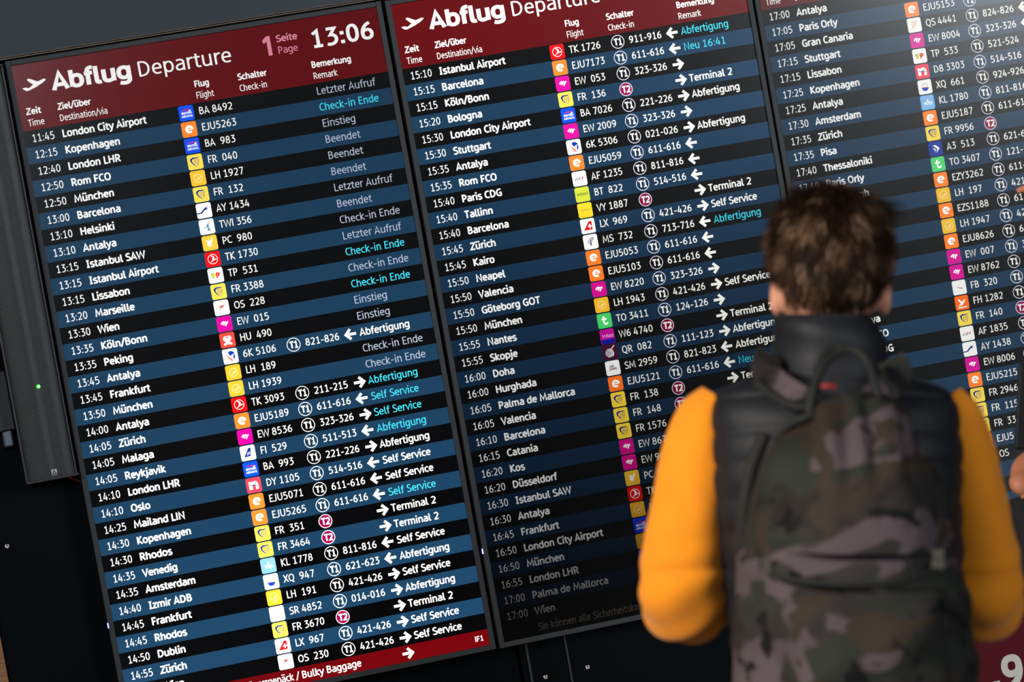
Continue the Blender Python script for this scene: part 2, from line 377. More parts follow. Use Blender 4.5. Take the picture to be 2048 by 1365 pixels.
# colours of the display (linear)
def lin(r, g, b, k=1.): return tuple(c*k for c in srgb(r, g, b)[:3])+(1,)
WHITE = (1.0, 1.0, .98, 1); CREAM = (1., .99, .93, 1); GREY = (.44, .48, .60, 1); CYAN = (.05, .66, .84, 1); PINK = (.78, .25, .34, 1)
RED = (.115, .0, .0015, 1); BLUE = (.0085, .042, .092, 1); BLACK = (.0004, .0004, .0006, 1)
T2C = (.30, .0, .07, 1); LILAC = (.80, .76, .90, 1)
TW = (1.05, 1.05, 1.02, 1)
TC = {'BA': (.003, .085, .95, 1), 'e': (1.2, .27, .025, 1), 'FR': (1.1, .82, .09, 1), 'LH': (1.05, .60, .03, 1), 'PC': (1.05, .66, .06, 1), 'TK': (.95, .002, .004, 1),
      'EW': (.80, .0, .36, 1), 'HU': (1.0, .075, .045, 1), 'DY': (.95, .06, .10, 1), 'KL': (.26, .56, .92, 1), 'BT': (.75, .82, .06, 1), 'VY': (1.05, .78, .03, 1),
      'TO': (.10, .78, .20, 1), 'W6': (.62, .0, .40, 1), 'QR': (.11, .0, .04, 1), 'A3': (.01, .045, .38, 1), 'FH': (1.1, .17, .012, 1)}

class Lift:
    def __init__(s, f): s.f = f
    def poly(s, p, c, z=0): s.f.poly(p, c, z+1)
    def line(s, p, w_, c, z=0, cl=False): s.f.line(p, w_, c, z+1, cl)
    def disc(s, cx, cy, r, c, z=0, n=24): s.f.disc(cx, cy, r, c, z+1, n)
    def ring(s, cx, cy, r, w_, c, z=0, n=28): s.f.ring(cx, cy, r, w_, c, z+1, n)
    def text(s, t, x, y, cap, wt, c, z=0, **k): return s.f.text(t, x, y, cap, wt, c, z+1, **k)
def logo(f, key, cx, cy, h=.46):
    """rounded tile with the airline's mark; u,v in -1..1, v up"""
    f = Lift(f)
    X = lambda u: cx+u*h
    Y = lambda v: cy-v*h
    col = TC.get(key, TW)
    P = lambda pts: [(X(a), Y(b)) for a, b in pts]
    r = .02 if key == 'QR' else .26
    pts = []
    for sx, sy, a0 in ((1, 1, 0), (-1, 1, 90), (-1, -1, 180), (1, -1, 270)):
        for k in range(5):
            a = math.radians(a0+k*22.5); pts.append((sx*(1-r)+r*math.cos(a), sy*(1-r)+r*math.sin(a)))
    f.poly(P(pts), col, 0)
    W = (1.15, 1.15, 1.12, 1)
    ln = lambda pts, w_, c=W, z=1, cl=False: f.line(P(pts), w_*h, c, z, cl)
    tx = lambda t, u, v, cap, wt, c=W, wd=None, z=1: f.text(t, X(u), Y(v), cap*h, wt, c, z, width=(wd*h if wd else None))
    if key == 'BA':
        f.poly(P([(-.68, .34), (-.35, .47), (.45, .50), (.62, .44), (.50, .36), (-.30, .37)]), (.85, .03, .07, 1), 1)
        f.poly(P([(.20, .10), (.40, .30), (.62, .40), (.66, .30), (.50, .16)]), W, 2)
        tx('BRITISH', -.66, -.14, .30, .20, W, 1.32); tx('AIRWAYS', -.70, -.56, .30, .20, W, 1.42)
    elif key == 'e':
        ln([(.40*math.cos(math.radians(a))*1.0+.02, .01+.38*math.sin(math.radians(a))) for a in range(8, 318, 15)], .30)
        ln([(-.36, .0), (.56, .02)], .16)
    elif key == 'FR':
        N = (.005, .03, .32, 1)
        f.poly(P([(-.62, .38), (-.56, .52), (-.46, .46), (-.30, .62), (.10, .56), (.66, .58), (.30, .42), (-.20, .42), (-.40, .26), (-.34, -.10), (.22, -.72), (-.36, -.30), (-.60, .10)]), N, 1)
        for k in range(4):
            u = -.16+k*.19; ln([(u+.10, .34), (u-.02, -.12-.09*(2.5-abs(k-2)))], .055, N)
        ln([(.52, .36), (.42, -.20), (.24, -.62)], .05, N)
    elif key == 'LH':
        pale = (1.1, .88, .5, 1)
        f.ring(X(0), Y(0), .54*h, .085*h, pale, 1)
        f.poly(P([(-.46, .02), (-.10, -.14), (.16, .10), (.44, .14), (.26, -.02), (.02, -.26), (-.16, -.24)]), pale, 1)
        f.poly(P([(-.06, -.08), (.10, .14), (.42, .18), (.30, .04)]), pale, 1)
    elif key == 'PC':
        f.poly(P([(-.48, .52), (-.16, .20), (-.10, .56), (.05, .16), (.30, .56), (.46, .70), (.40, .28), (.14, -.16), (.20, -.56), (-.06, -.34), (-.24, -.52), (-.20, -.26), (-.50, -.20), (-.26, -.04)]), W, 1)
    elif key == 'TK':
        f.ring(X(0), Y(0), .63*h, .075*h, W, 1)
        f.poly(P([(-.30, .52), (.0, .48), (.24, .26), (.20, .0), (.44, .02), (.60, -.06), (.20, -.16), (-.44, -.46), (-.08, -.12), (.0, .16), (-.12, .38)]), W, 1)
    elif key == 'AY':
        N = (.004, .02, .22, 1)
        f.poly(P([(-1., -.22), (-.45, -.22), (-.12, .12), (.20, .36), (.62, .44), (.34, .22), (.56, .20), (.36, .06), (.12, .06), (-.34, -.36), (-1., -.36)]), N, 1)
    elif key == 'TWI':
        f.poly(P([(-.10, .02), (.44, .66), (.22, .20), (.12, -.14)]), (.05, .08, .12, 1), 1)
        f.poly(P([(-.62, -.22), (-.10, .10), (.30, .10), (.44, -.60), (.10, -.18), (-.20, -.10)]), (.30, .62, .74, 1), 1)
        f.poly(P([(.10, -.20), (.42, -.62), (.0, -.44)]), (.02, .10, .16, 1), 2)
    elif key == 'TP':
        G1 = (.36, .70, .04, 1)
        ln([(-.66, .22), (-.18, .22)], .18, (.25, .62, .05, 1)); ln([(-.42, .22), (-.42, -.36)], .20, G1)
        f.poly(P([(-.40, -.36), (-.22, .30), (.0, .30), (.04, -.05), (-.16, -.05), (-.24, -.36)]), (1., .75, .03, 1), 2)
        ln([(.14, -.36), (.14, .26), (.36, .26), (.50, .12), (.36, -.04), (.14, -.04)], .19, (.9, .02, .02, 1), 3)
    elif key == 'OS':
        f.poly(P([(-.56, -.44), (-.06, .12), (-.34, .14), (-.26, .24), (.58, .30), (.12, .06), (-.22, -.18)]), (.8, .02, .015, 1), 1)
    elif key == 'EW':
        for u in (-.27, .0, .27):
            ln([(u-.18, -.16-u*.50), (u-.02, .08-u*.34), (u+.10, .20-u*.22), (u+.24, .26-u*.10)], .19)
    elif key == 'HU':
        f.disc(X(-.22), Y(.22), .34*h, W, 1); f.disc(X(.22), Y(.22), .34*h, W, 1); f.disc(X(0), Y(-.05), .34*h, W, 1)
        f.disc(X(-.40), Y(-.52), .17*h, W, 1); f.disc(X(.40), Y(-.52), .17*h, W, 1)
        ln([(-.40, -.52), (0, -.22), (.40, -.52)], .22); ln([(0, -.3), (0, -.62)], .2)
        f.disc(X(0), Y(.42), .20*h, TC['HU'], 2); f.disc(X(0), Y(.44), .11*h, W, 3)
    elif key == '6K':
        B = (.004, .05, .45, 1)
        f.disc(X(.06), Y(.12), .56*h, B, 1); f.poly(P([(-.5, .1), (-.12, .66), (-.6, .5)]), TW, 1.5)
        f.poly(P([(-.62, .44), (-.28, .50), (-.02, .02), (.34, .22), (.58, .28), (.38, .02), (.36, -.62), (.10, -.8), (-.6, -.4)]), TW, 2)
        for k in range(5):
            a = k*.14
            ln([(-.56+a*.5, .36-a*1.5), (-.34+a*.6, .0-a), (.16+a*.25, -.42-a*.55)], .055, (.85, .16, .10, 1), 3)
        ln([(.50, .12), (.52, -.2), (.38, -.44)], .14, B, 3)
    elif key == 'FI':
        B = (.004, .035, .38, 1)
        f.poly(P([(-.58, -.52), (.16, .66), (.46, .62), (.28, -.46)]), B, 1)
        ln([(-.10, -.34), (-.02, .0)], .12); ln([(-.04, .08), (.24, .06), (.20, -.10), (-.04, -.12)], .13)
    elif key == 'DY':
        f.poly(P([(-.66, .50), (-.30, .50), (-.25, .42), (.02, .54), (.36, .50), (.60, .24), (.62, -.56), (.22, -.56), (.22, -.08), (.06, .12), (-.14, -.02), (-.20, -.56), (-.62, -.56)]), W, 1)
        Np = (.01, .12, .26, 1)
        ln([(-.50, .06), (-.05, -.02), (.50, -.10)], .10, Np, 2); ln([(-.32, -.30), (.08, .0), (.40, .34)], .08, Np, 2); f.disc(X(-.02), Y(0), .12*h, (.3, .1, .15, 1), 3, 12)
    elif key == 'KL':
        f.poly(P([(-.50, -.26), (.66, -.26), (.62, .02), (.40, .02), (.30, .18), (.16, .02), (-.02, .02), (-.18, .18), (-.30, .02), (-.52, .02)]), W, 1)
        f.disc(X(.05), Y(.22), .13*h, W, 1, 12); ln([(.05, .30), (.05, .48)], .07); ln([(-.04, .40), (.14, .40)], .06)
        tx('KLM', -.26, -.22, .26, .2, TC['KL'], .7, 2); ln([(-.4, -.38), (.5, -.38)], .06, (.7, .88, 1., 1))
    elif key == 'XQ':
        B = (.004, .06, .55, 1)
        f.poly(P([(-.50, -.10)]+[(.5*math.cos(math.radians(a)), -.10+.48*math.sin(math.radians(a))) for a in range(180, 361, 18)]), B, 1)
        ln([(-.50, -.06), (.0, -.06)], .09, (.9, .25, .2, 1), 2); ln([(.0, -.06), (.50, -.06)], .09, (1., .7, .1, 1), 2)
        for k in range(9):
            a = math.radians(12+k*19.5); ln([(.34*math.cos(a), .02+.36*math.sin(a)), (.50*math.cos(a), .02+.52*math.sin(a))], .045, (.02, .08, .25, 1), 2)
    elif key == 'SR':
        tx('SUNDAIR', -.62, -.22, .20, .14, (.10, .16, .10, 1), 1.2); f.disc(X(-.02), Y(.24), .12*h, (.9, .75, .35, 1), 1, 12)
    elif key == 'LX':
        R_ = (.85, .01, .01, 1)
        f.poly(P([(-.62, -.54), (.20, .62), (.58, .62), (.58, -.54)]), R_, 1)
        ln([(.0, -.05), (.52, -.05)], .17, W, 2); ln([(.26, .24), (.26, -.34)], .17, W, 2)
    elif key == 'AF':
        tx('AF', -.68, -.20, .36, .12, (.02, .03, .06, 1), .86); ln([(.32, -.16), (.50, .20)], .14, (.9, .02, .02, 1))
    elif key == 'BT':
        tx('airBaltic', -.80, -.10, .34, .14, (.10, .14, .02, 1), 1.6)
    elif key == 'VY':
        tx('vueling', -.62, -.08, .26, .12, (.42, .36, .10, 1), 1.22)
    elif key == 'MS':
        for k in range(4):
            o_ = k*.14
            ln([(.46, .62-o_*.6), (.0+o_*.4, .50-o_), (-.36+o_, .12-o_*.8), (-.50+o_*1.3, -.16-o_*.9)], .06, (.01, .03, .14, 1))
        ln([(.05, .28), (-.02, -.20), (.02, -.52)], .10, (.01, .03, .14, 1))
    elif key == 'TO':
        ln([(-.08, .62), (-.12, -.20), (.02, -.46), (.26, -.46), (.42, -.28)], .24); ln([(-.42, .20), (.32, .24)], .22)
    elif key == 'W6':
        f.poly(P([(-.98, -.38), (.98, -.38), (.97, -.80), (.74, -.99), (-.74, -.99), (-.97, -.80)]), (.004, .01, .42, 1), 1)
        tx('Wizz', -.72, -.12, .42, .14, (1., .55, .95, 1), 1.5, 2)
    elif key == 'QR':
        f.disc(X(-.08), Y(-.10), .60*h, (.62, .62, .66, 1), 1)
        for k in range(6): ln([(-.66, .30-k*.15), (-.1, .34-k*.16)], .04, TC['QR'], 2)
        ln([(.06, .26), (.70, .84)], .15, (.8, .8, .84, 1), 2); ln([(.0, .0), (.02, -.24)], .08, TC['QR'], 3)
        f.poly(P([(.18, -.30), (.56, -.10), (.40, -.60)]), (.85, .85, .9, 1), 3)
    elif key == 'SM':
        N = (.02, .03, .20, 1)
        tx('AIR', -.44, .10, .30, .22, N, .56); tx('CAIRO', -.50, -.26, .32, .22, N, .94)
        f.ring(X(-.40), Y(-.24), .13*h, .05*h, (.9, .35, .1, 1), 2, 14); f.ring(X(.50), Y(-.14), .14*h, .05*h, (.9, .35, .1, 1), 2, 14)
    elif key == 'QS':
        for k in range(4): ln([(-.38-.04*k, -.30+k*.22), (.20+.1*k, -.10+k*.22)], .09, (.9, .42, .22, 1))
        ln([(-.50, -.52), (.0, -.34)], .06, (.8, .4, .25, 1))
    elif key == 'A3':
        f.poly(P([(-.36, .52), (.10, .48), (.60, -.02), (.0, -.60), (.24, -.04)]), W, 1); f.poly(P([(-.46, .10), (-.10, .06), (.02, -.10), (-.20, -.52), (-.16, -.14)]), W, 1)
    elif key == 'FB':
        f.poly(P([(-.48, .20), (.0, .0), (.40, -.10), (.52, -.34), (.36, -.22), (-.06, -.12)]), (.65, .22, .10, 1), 1)
    elif key == 'FH':
        f.poly(P([(-.56, .56), (-.34, .54), (.02, .10), (.40, .42), (.60, .42), (.34, .04), (-.02, -.34), (-.50, -.40), (-.52, -.26), (-.16, -.14), (-.40, .22)]), W, 1)
        ln([(-.64, -.62), (.66, -.62)], .14)

PLANE = [(.42,1.43),(.62,1.41),(.80,1.48),(1.09,1.31),(.79,1.01),(.80,.93),(.91,.91),(1.39,1.16),(1.76,1.05),(1.88,1.08),(1.87,1.15),(1.65,1.29),(1.25,1.47),(.78,1.62),(.63,1.62),(.47,1.50)]
def arrow(f, x, y, right):
    s = 1 if right else -1; xc = x+.36
    tip = xc+s*.36
    f.line([(xc-s*.34, y), (tip-s*.12, y)], .17, CREAM, 1)
    f.line([(tip-s*.36, y-.31), (tip-s*.06, y), (tip-s*.36, y+.31)], .17, CREAM, 1)

LET, CHK, EIN, BEE = 'Letzter Aufruf', 'Check-in Ende', 'Einstieg', 'Beendet'
ABF, SEL, TER = 'Abfertigung', 'Self Service', 'Terminal 2'
# time, destination, logo, flight, terminal, desks, arrow, remark, style (g grey, c cyan, b bold)
B1 = [('11:45','London City Airport','BA','BA 8492','','','',LET,'g'),('12:15','Kopenhagen','e','EJU5263','','','',CHK,'c'),('12:40','London LHR','BA','BA  983','','','',EIN,'g'),
('12:50','Rom FCO','FR','FR  040','','','',BEE,'g'),('12:50','München','LH','LH 1927','','','',BEE,'g'),('13:00','Barcelona','FR','FR  132','','','',BEE,'g'),
('13:10','Helsinki','AY','AY 1434','','','',LET,'g'),('13:10','Antalya','TWI','TWI 356','','','',BEE,'g'),('13:15','|stanbul SAW','PC','PC  980','','','',CHK,'g'),
('13:15','|stanbul Airport','TK','TK 1730','','','',LET,'g'),('13:15','Lissabon','TP','TP  531','','','',CHK,'c'),('13:20','Marseille','FR','FR 3388','','','',CHK,'g'),
('13:30','Wien','OS','OS  228','','','',CHK,'c'),('13:35','Köln/Bonn','EW','EW  015','','','',EIN,'g'),('13:35','Peking','HU','HU  490','','','',EIN,'g'),
('13:45','Antalya','6K','6K 5106','T1','821-826','<',ABF,'b'),('13:45','Frankfurt','LH','LH  189','','','',CHK,'g'),('13:50','München','LH','LH 1939','','','',CHK,'g'),
('14:00','Antalya','TK','TK 3093','T1','211-215','>',ABF,'c'),('14:05','Zürich','e','EJU5189','T1','611-616','<',SEL,'c'),('14:05','Malaga','EW','EW 8536','T1','323-326','>',SEL,'c'),
('14:05','Reykjavik','FI','FI  529','T1','511-513','<',ABF,'c'),('14:10','London LHR','BA','BA  993','T1','221-226','>',ABF,'b'),('14:10','Oslo','DY','DY 1105','T1','514-516','<',SEL,'b'),
('14:25','Mailand LIN','e','EJU5071','T1','611-616','<',SEL,'b'),('14:30','Kopenhagen','e','EJU5265','T1','611-616','<',SEL,'c'),('14:30','Rhodos','FR','FR  351','T2','','>',TER,'b'),
('14:35','Venedig','FR','FR 3464','T2','','>',TER,'b'),('14:35','Amsterdam','KL','KL 1778','T1','811-816','<',SEL,'b'),('14:40','|zmir ADB','XQ','XQ  947','T1','621-623','<',ABF,'b'),
('14:45','Frankfurt','LH','LH  191','T1','421-426','>',SEL,'b'),('14:45','Rhodos','SR','SR 4852','T1','014-016','>',ABF,'b'),('14:50','Dublin','FR','FR 3670','T2','','>',TER,'b'),
('14:55','Zürich','LX','LX  967','T1','421-426','>',SEL,'b'),('14:55','Wien','OS','OS  230','T1','421-426','>',SEL,'b')]
B2 = [('15:10','|stanbul Airport','TK','TK 1726','T1','911-916','<',ABF,'c'),('15:15','Barcelona','e','EJU7173','T1','611-616','<','Neu 16:41','c'),('15:15','Köln/Bonn','EW','EW  053','T1','323-326','>','',''),
('15:20','Bologna','FR','FR  136','T2','','>',TER,'b'),('15:30','London City Airport','BA','BA 7026','T1','221-226','>',ABF,'b'),('15:30','Stuttgart','EW','EW 2009','T1','323-326','>','',''),
('15:35','Antalya','6K','6K 5306','T1','021-026','>',ABF,'b'),('15:35','Rom FCO','e','EJU5059','T1','611-616','<','',''),('15:40','Paris CDG','AF','AF 1235','T1','811-816','<','',''),
('15:40','Tallinn','BT','BT  822','T1','514-516','<','',''),('15:40','Barcelona','VY','VY 1887','T2','','>',TER,'b'),('15:45','Zürich','LX','LX  969','T1','421-426','>',SEL,'b'),
('15:45','Kairo','MS','MS  732','T1','713-716','<',ABF,'c'),('15:50','Neapel','e','EJU5053','T1','611-616','<','',''),('15:50','Valencia','e','EJU5103','T1','611-616','<','',''),
('15:50','Göteborg GOT','EW','EW 8220','T1','323-326','>','',''),('15:50','München','LH','LH 1943','T1','421-426','>',SEL,'b'),('15:55','Nantes','TO','TO 3411','T1','124-126','>','',''),
('15:55','Skopje','W6','W6 4740','T2','','>',TER,'b'),('16:00','Doha','QR','QR  082','T1','111-123','>',ABF,'b'),('16:00','Hurghada','SM','SM 2959','T1','821-823','<',ABF,'b'),
('16:05','Palma de Mallorca','e','EJU5121','T1','611-616','<','Neu 16:','c'),('16:05','Valencia','FR','FR  138','T2','','>',TER,'b'),('16:10','Barcelona','FR','FR  148','T2','','','',''),
('16:15','Catania','FR','FR 1576','T2','','','',''),('16:20','Kos','EW','EW 8670','','','','',''),('16:20','Düsseldorf','EW','EW 904','','','','',''),
('16:30','|stanbul SAW','PC','PC  9','','','','',''),('16:30','Antalya','TK','TK','','','','',''),('16:45','Frankfurt','LH','LH','','','','',''),
('16:50','London City Airport','BA','BA','','','','',''),('16:50','München','LH','LH','','','','',''),('16:55','London LHR','BA','BA','','','','',''),
('17:00','Palma de Mallorca','FR','','','','','',''),('17:00','Wien','','','','','','','')]
B3 = [('17:00','Antalya','','','','','','',''),('17:05','Paris Orly','e','EJU5153','T1','','','',''),('17:05','Gran Canaria','QS','QS 4441','T1','824-826','<','',''),
('17:15','Stuttgart','EW','EW 8004','T1','323-326','<','',''),('17:15','Lissabon','TP','TP  533','T1','521-524','','',''),('17:25','Kopenhagen','DY','D8 3303','T1','514-516','','',''),
('17:25','Antalya','XQ','XQ  661','T1','924-926','','',''),('17:30','Amsterdam','KL','KL 1780','T1','811-816','','',''),('17:35','Zürich','e','EJU5187','T1','611-616','','',''),
('17:35','Pisa','FR','FR 9956','T2','','','',''),('17:40','Thessaloniki','A3','A3  513','T1','621-6','','',''),('17:40','Paris Orly','TO','TO 3407','T1','121-1','','',''),
('17:40','Edinburgh','e','EZY3262','T1','611-6','','',''),('','','LH','LH  197','T1','421','','',''),('','','e','EZS1188','T1','61','','',''),
('','','LH','LH 1947','T1','42','','',''),('','','e','EJU8626','T1','6','','',''),('','','EW','EW  007','T1','3','','',''),('','','EW','EW 8762','T1','','','',''),
('','','FB','FB  320','T1','','','',''),('','Antalya','FH','FH 1282','T1','','','',''),('','Rom FCO','FR','FR  140','T2','','','',''),('','Paris CDG','AF','AF 1835','T1','','','',''),
('','Helsinki','AY','AY 1438','T1','','','',''),('','','EW','EW 8006','T1','','','',''),('','','e','EJU5215','','','','',''),('','','FR','FR 2946','','','','',''),
('','','FR','FR  115','','','','',''),('','','FR','FR  33','','','','',''),('','','e','EJU5','','','','',''),('','','OS','OS','','','','',''),
('','','','','','','','',''),('','','','','','','','',''),('','','','','','','','',''),('','','','','','','','','')]

# ------------------------------------------------------------------ setting
ZT = 2.3564                                   # height of the top edge of the first screen
WY = .075                                     # front face of the back wall
def struct(o): return tag(o, kind='structure')
wb = empty('wall_back', (0, WY, 0)); wb['kind'] = 'structure'
box('wall_slab', -3.5, 4.5, WY+.03, WY+.18, 0, 3.4, M['low_panel'], wb)
zb = ZT+.0195
def wpanel(name, x0, x1, z0, z1, mat, y0=None, lab=None):
    o = box(name, x0, x1, WY if y0 is None else y0, WY+.03, z0, z1, mat, wb, bevel=.0012)
    if lab: o['label'] = lab
    return o
wpanel('wall_panel', -3.4, 1.62, zb, 3.35, M['panel'], y0=.012, lab='slate grey panel above the boards')
wpanel('wall_panel', 1.626, 4.4, zb, 3.35, M['panel'], y0=.012)
wpanel('wall_panel', -.277, 1.011, .02, zb-.002, M['low_panel'], lab='black panel behind the boards')
wpanel('wall_panel', 1.021, 1.143, .02, zb-.002, M['low_panel'])
wpanel('wall_panel', 1.149, 4.4, .02, zb-.002, M['low_panel'])
box('panel_edge', 1.037, 1.043, WY-.004, WY+.001, .02, .75, M['edge'], wb)
box('panel_edge', 1.1425, 1.1475, WY-.003, WY+.02, .02, .75, M['edge'], wb)
for (x, zd) in ((-.222, 1.181), (1.077, 1.784), (1.192, 1.781)):
    V, F = [], []
    n = 18; prof = [(.0072, 0), (.0072, .0016), (.0052, .0034), (.0030, .0036), (.0026, .0014), (0, .0012)]
    for r, d in prof:
        for k in range(n): V.append((x+r*math.cos(2*math.pi*k/n), WY-d, ZT-zd+r*math.sin(2*math.pi*k/n)))
    for j in range(len(prof)-1):
        for k in range(n): F.append((j*n+k, j*n+(k+1) % n, (j+1)*n+(k+1) % n, (j+1)*n+k))
    o = mesh_obj('screw_head', V, F, M['steel'], wb, smooth=True)
ww = box('wall_left', -3.5, -.2795, .055, .11, 0, zb-.006, M['wood'], origin=(-.28, .06, 0)); struct(ww)
fl = box('floor', -6, 8, -9.5, .3, -.06, 0, M['floor'], origin=(0, 0, 0)); struct(fl)
tr = empty('trim_1', (0, 0, zb)); tr['kind'] = 'structure'
box('edge_strip', -.05, 4.4, .0075, .0135, zb-.0006, zb+.0012, M['bronze'], tr)
box('edge_strip', -.05, 4.4, .0045, .012, zb+.0042, zb+.0054, M['bronze'], tr)

# ------------------------------------------------------------------ departure boards
OFF = [(0, 0), (.97163, .0012), (1.93961, .0031)]
LABS = ['left departure board with page number, 13:06 clock and red footer', 'middle departure board, 15:10 Istanbul first, fading to black at its foot',
        'right departure board half hidden by the head, greyish haze over its rows']
for bi, rows in enumerate((B1, B2, B3)):
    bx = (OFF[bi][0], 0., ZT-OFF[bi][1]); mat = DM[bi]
    X = lambda u: bx[0]+u*ROW
    Z = lambda v: bx[2]-v*ROW
    bd = empty('departure_board', bx, LABS[bi], 'display', 'departure boards on the wall')
    # frame: four mitred rails, casing behind, LCD panel
    e = .335; rails = []
    def rail(x0, x1, z0, z1): return box_data(x0, x1, -.006, .02, z1, z0)
    V, F = join(rail(X(-e), X(0), Z(-e), Z(40+e)), rail(X(22.5), X(22.5+e), Z(-e), Z(40+e)), rail(X(0), X(22.5), Z(-e), Z(0)), rail(X(0), X(22.5), Z(40), Z(40+e)))
    o = mesh_obj('bezel', V, F, M['bezel'], bd); md = o.modifiers.new('bevel', 'BEVEL'); md.width = .0016; md.segments = 2; md.limit_method = 'ANGLE'
    box('casing', X(-e)+.0015, X(22.5+e)-.0015, .0205, .064, Z(40+e)+.0015, Z(-e)-.0015, M['case'], bd, bevel=.003)
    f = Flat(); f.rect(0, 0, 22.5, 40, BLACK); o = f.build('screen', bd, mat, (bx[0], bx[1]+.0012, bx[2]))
    # header
    f = Flat(); f.rect(0, 0, 22.5, 4, RED); hd = f.build('header_band', bd, mat, bx); hd['label'] = 'dark red header band'
    f = Flat(); f.poly(PLANE, WHITE, 1); f.build('departure_symbol', hd, mat, bx)['label'] = 'white symbol of a plane taking off'
    f = Flat()
    f.text('Abflug', 2.20, 1.88, 1.13, .20, WHITE, 1, width=4.66)
    f.text('Departure', 7.36, 1.88, .93, .105, WHITE, 1, width=5.66)
    for t1, t2, x, w1, w2 in (('Zeit', 'Time', .38, .84, .93), ('Ziel/über', 'Destination/via', 2.28, 1.95, 2.86), ('Flug', 'Flight', 10.62, .87, 1.05),
                      ('Schalter', 'Check-in', 13.30, 1.75, 1.67), ('Bemerkung', 'Remark', 17.90, 2.44, 1.46)):
        f2 = Flat(); f2.text(t1, x, 3.05, .41, .185, WHITE, 1, width=w1); f2.build('column_heading', hd, mat, bx)
        f2 = Flat(); f2.text(t2, x, 3.74, .40, .115, WHITE, 1, width=w2); f2.build('column_subheading', hd, mat, bx)
    f.build('board_title', hd, mat, bx)['label'] = 'large white title Abflug Departure'
    if bi == 0:
        f = Flat()
        f.poly([(15.18, .92), (15.46, .69), (15.68, .69), (15.68, 1.88), (15.44, 1.88), (15.44, .99), (15.26, 1.13)], PINK, 1)
        f.text('Seite', 16.03, 1.15, .44, .17, PINK, 1, width=1.26); f.text('Page', 16.03, 1.86, .44, .115, PINK, 1, width=1.18)
        f.build('page_number', hd, mat, bx)['label'] = 'pink page number one'
        f = Flat(); f.text('13:06', 18.08, 1.87, 1.12, .165, WHITE, 1, width=3.86); f.build('clock', hd, mat, bx)['label'] = 'white clock reading 13:06'
    # flights
    for i, (tm, ds, lg, fn, te, dk, ar, rm, stl) in enumerate(rows):
        y0 = 4+i; f = Flat(); f.rect(0, y0, 22.5, y0+1, BLUE if i % 2 else BLACK)
        rb = f.build('flight_row', bd, mat, bx)
        nm = ds.replace('|', 'I')
        rb['label'] = ('blue' if i % 2 else 'black') + ' row' + (' of the %s to %s' % (tm, nm) if tm else '')
        bl = y0+.715
        if tm: f = Flat(); f.text(tm, .43, bl, .47, .115, WHITE, 1, sx=1.02); f.build('departure_time', rb, mat, bx)
        if ds: f = Flat(); f.text(ds, 2.26, bl, .48, .185, WHITE, 1, sx=1.075); f.build('destination', rb, mat, bx)
        if lg: f = Flat(); logo(f, lg, 9.85, y0+.5); f.build('airline_logo', rb, mat, bx)
        if fn: f = Flat(); f.text(fn, 10.61, bl, .455, .125, CREAM, 1, sx=1.08); f.build('flight_number', rb, mat, bx)
        if te:
            f = Flat(); f.disc(13.78, y0+.5, .41, T2C if te == 'T2' else (BLUE if i % 2 else BLACK), 1); f.ring(13.78, y0+.5, .405, .045, LILAC if bi else CREAM, 2)
            f.text(te, 13.79, y0+.725, .45, .215, CREAM, 3, align='c', sx=.95, track=-.06); f.build('terminal_badge', rb, mat, bx)['label'] = 'round %s badge' % te
        if dk: f = Flat(); f.text(dk, 14.50, bl, .455, .135, CREAM, 1, sx=1.065); f.build('desk_numbers', rb, mat, bx)
        if ar: f = Flat(); arrow(f, 17.0, y0+.5, ar == '>'); f.build('direction_arrow', rb, mat, bx)
        if rm:
            f = Flat()
            c = {'g': GREY, 'c': CYAN, 'b': CREAM}[stl]; wt = {'g': .105, 'c': .12, 'b': .155}[stl]
            f.text(rm, 17.92, bl, .47, wt, c, 1, sx=1.19 if stl == 'g' else (1.15 if stl == 'c' else 1.125)); f.build('remark', rb, mat, bx)
    f = Flat(); f.rect(0, 39, 22.5, 40, RED if bi == 0 else BLACK); ft = f.build('footer_band', bd, mat, bx)
    f = Flat()
    if bi == 0:
        ft['label'] = 'dark red footer band'
        f.text('Sperrgepäck / ', 10.66, 39.715, .46, .14, WHITE, 1, align='r'); f.text('Bulky Baggage', 10.66, 39.715, .46, .14, WHITE, 1, width=3.68)
        f2 = Flat(); arrow(f2, 17.0, 39.5, True); f2.build('direction_arrow', ft, mat, bx)
        f2 = Flat(); f2.text('IF1', 21.62, 39.66, .33, .15, WHITE, 1, width=.52); f2.build('board_code', ft, mat, bx)
    elif bi == 1:
        f.text('Sie können alle Sicherheitskontrollen', 2.3, 39.715, .46, .115, (1, .85, .7, 1), 1)
    if f.V: f.build('lettering', ft, mat, bx)
    if bi < 2:   # status light on the left edge of the frame
        box('status_light', X(-e)-.0015, X(-e)+.0012, -.0062, -.001, bx[2]-1.4255, bx[2]-1.4125, M['led_blue'], bd)
    V, F = box_data(X(11)-.004, X(11)+.004, -.0066, -.006, Z(40.2), Z(40.13)); mesh_obj('maker_mark', V, F, M['edge'], bd)

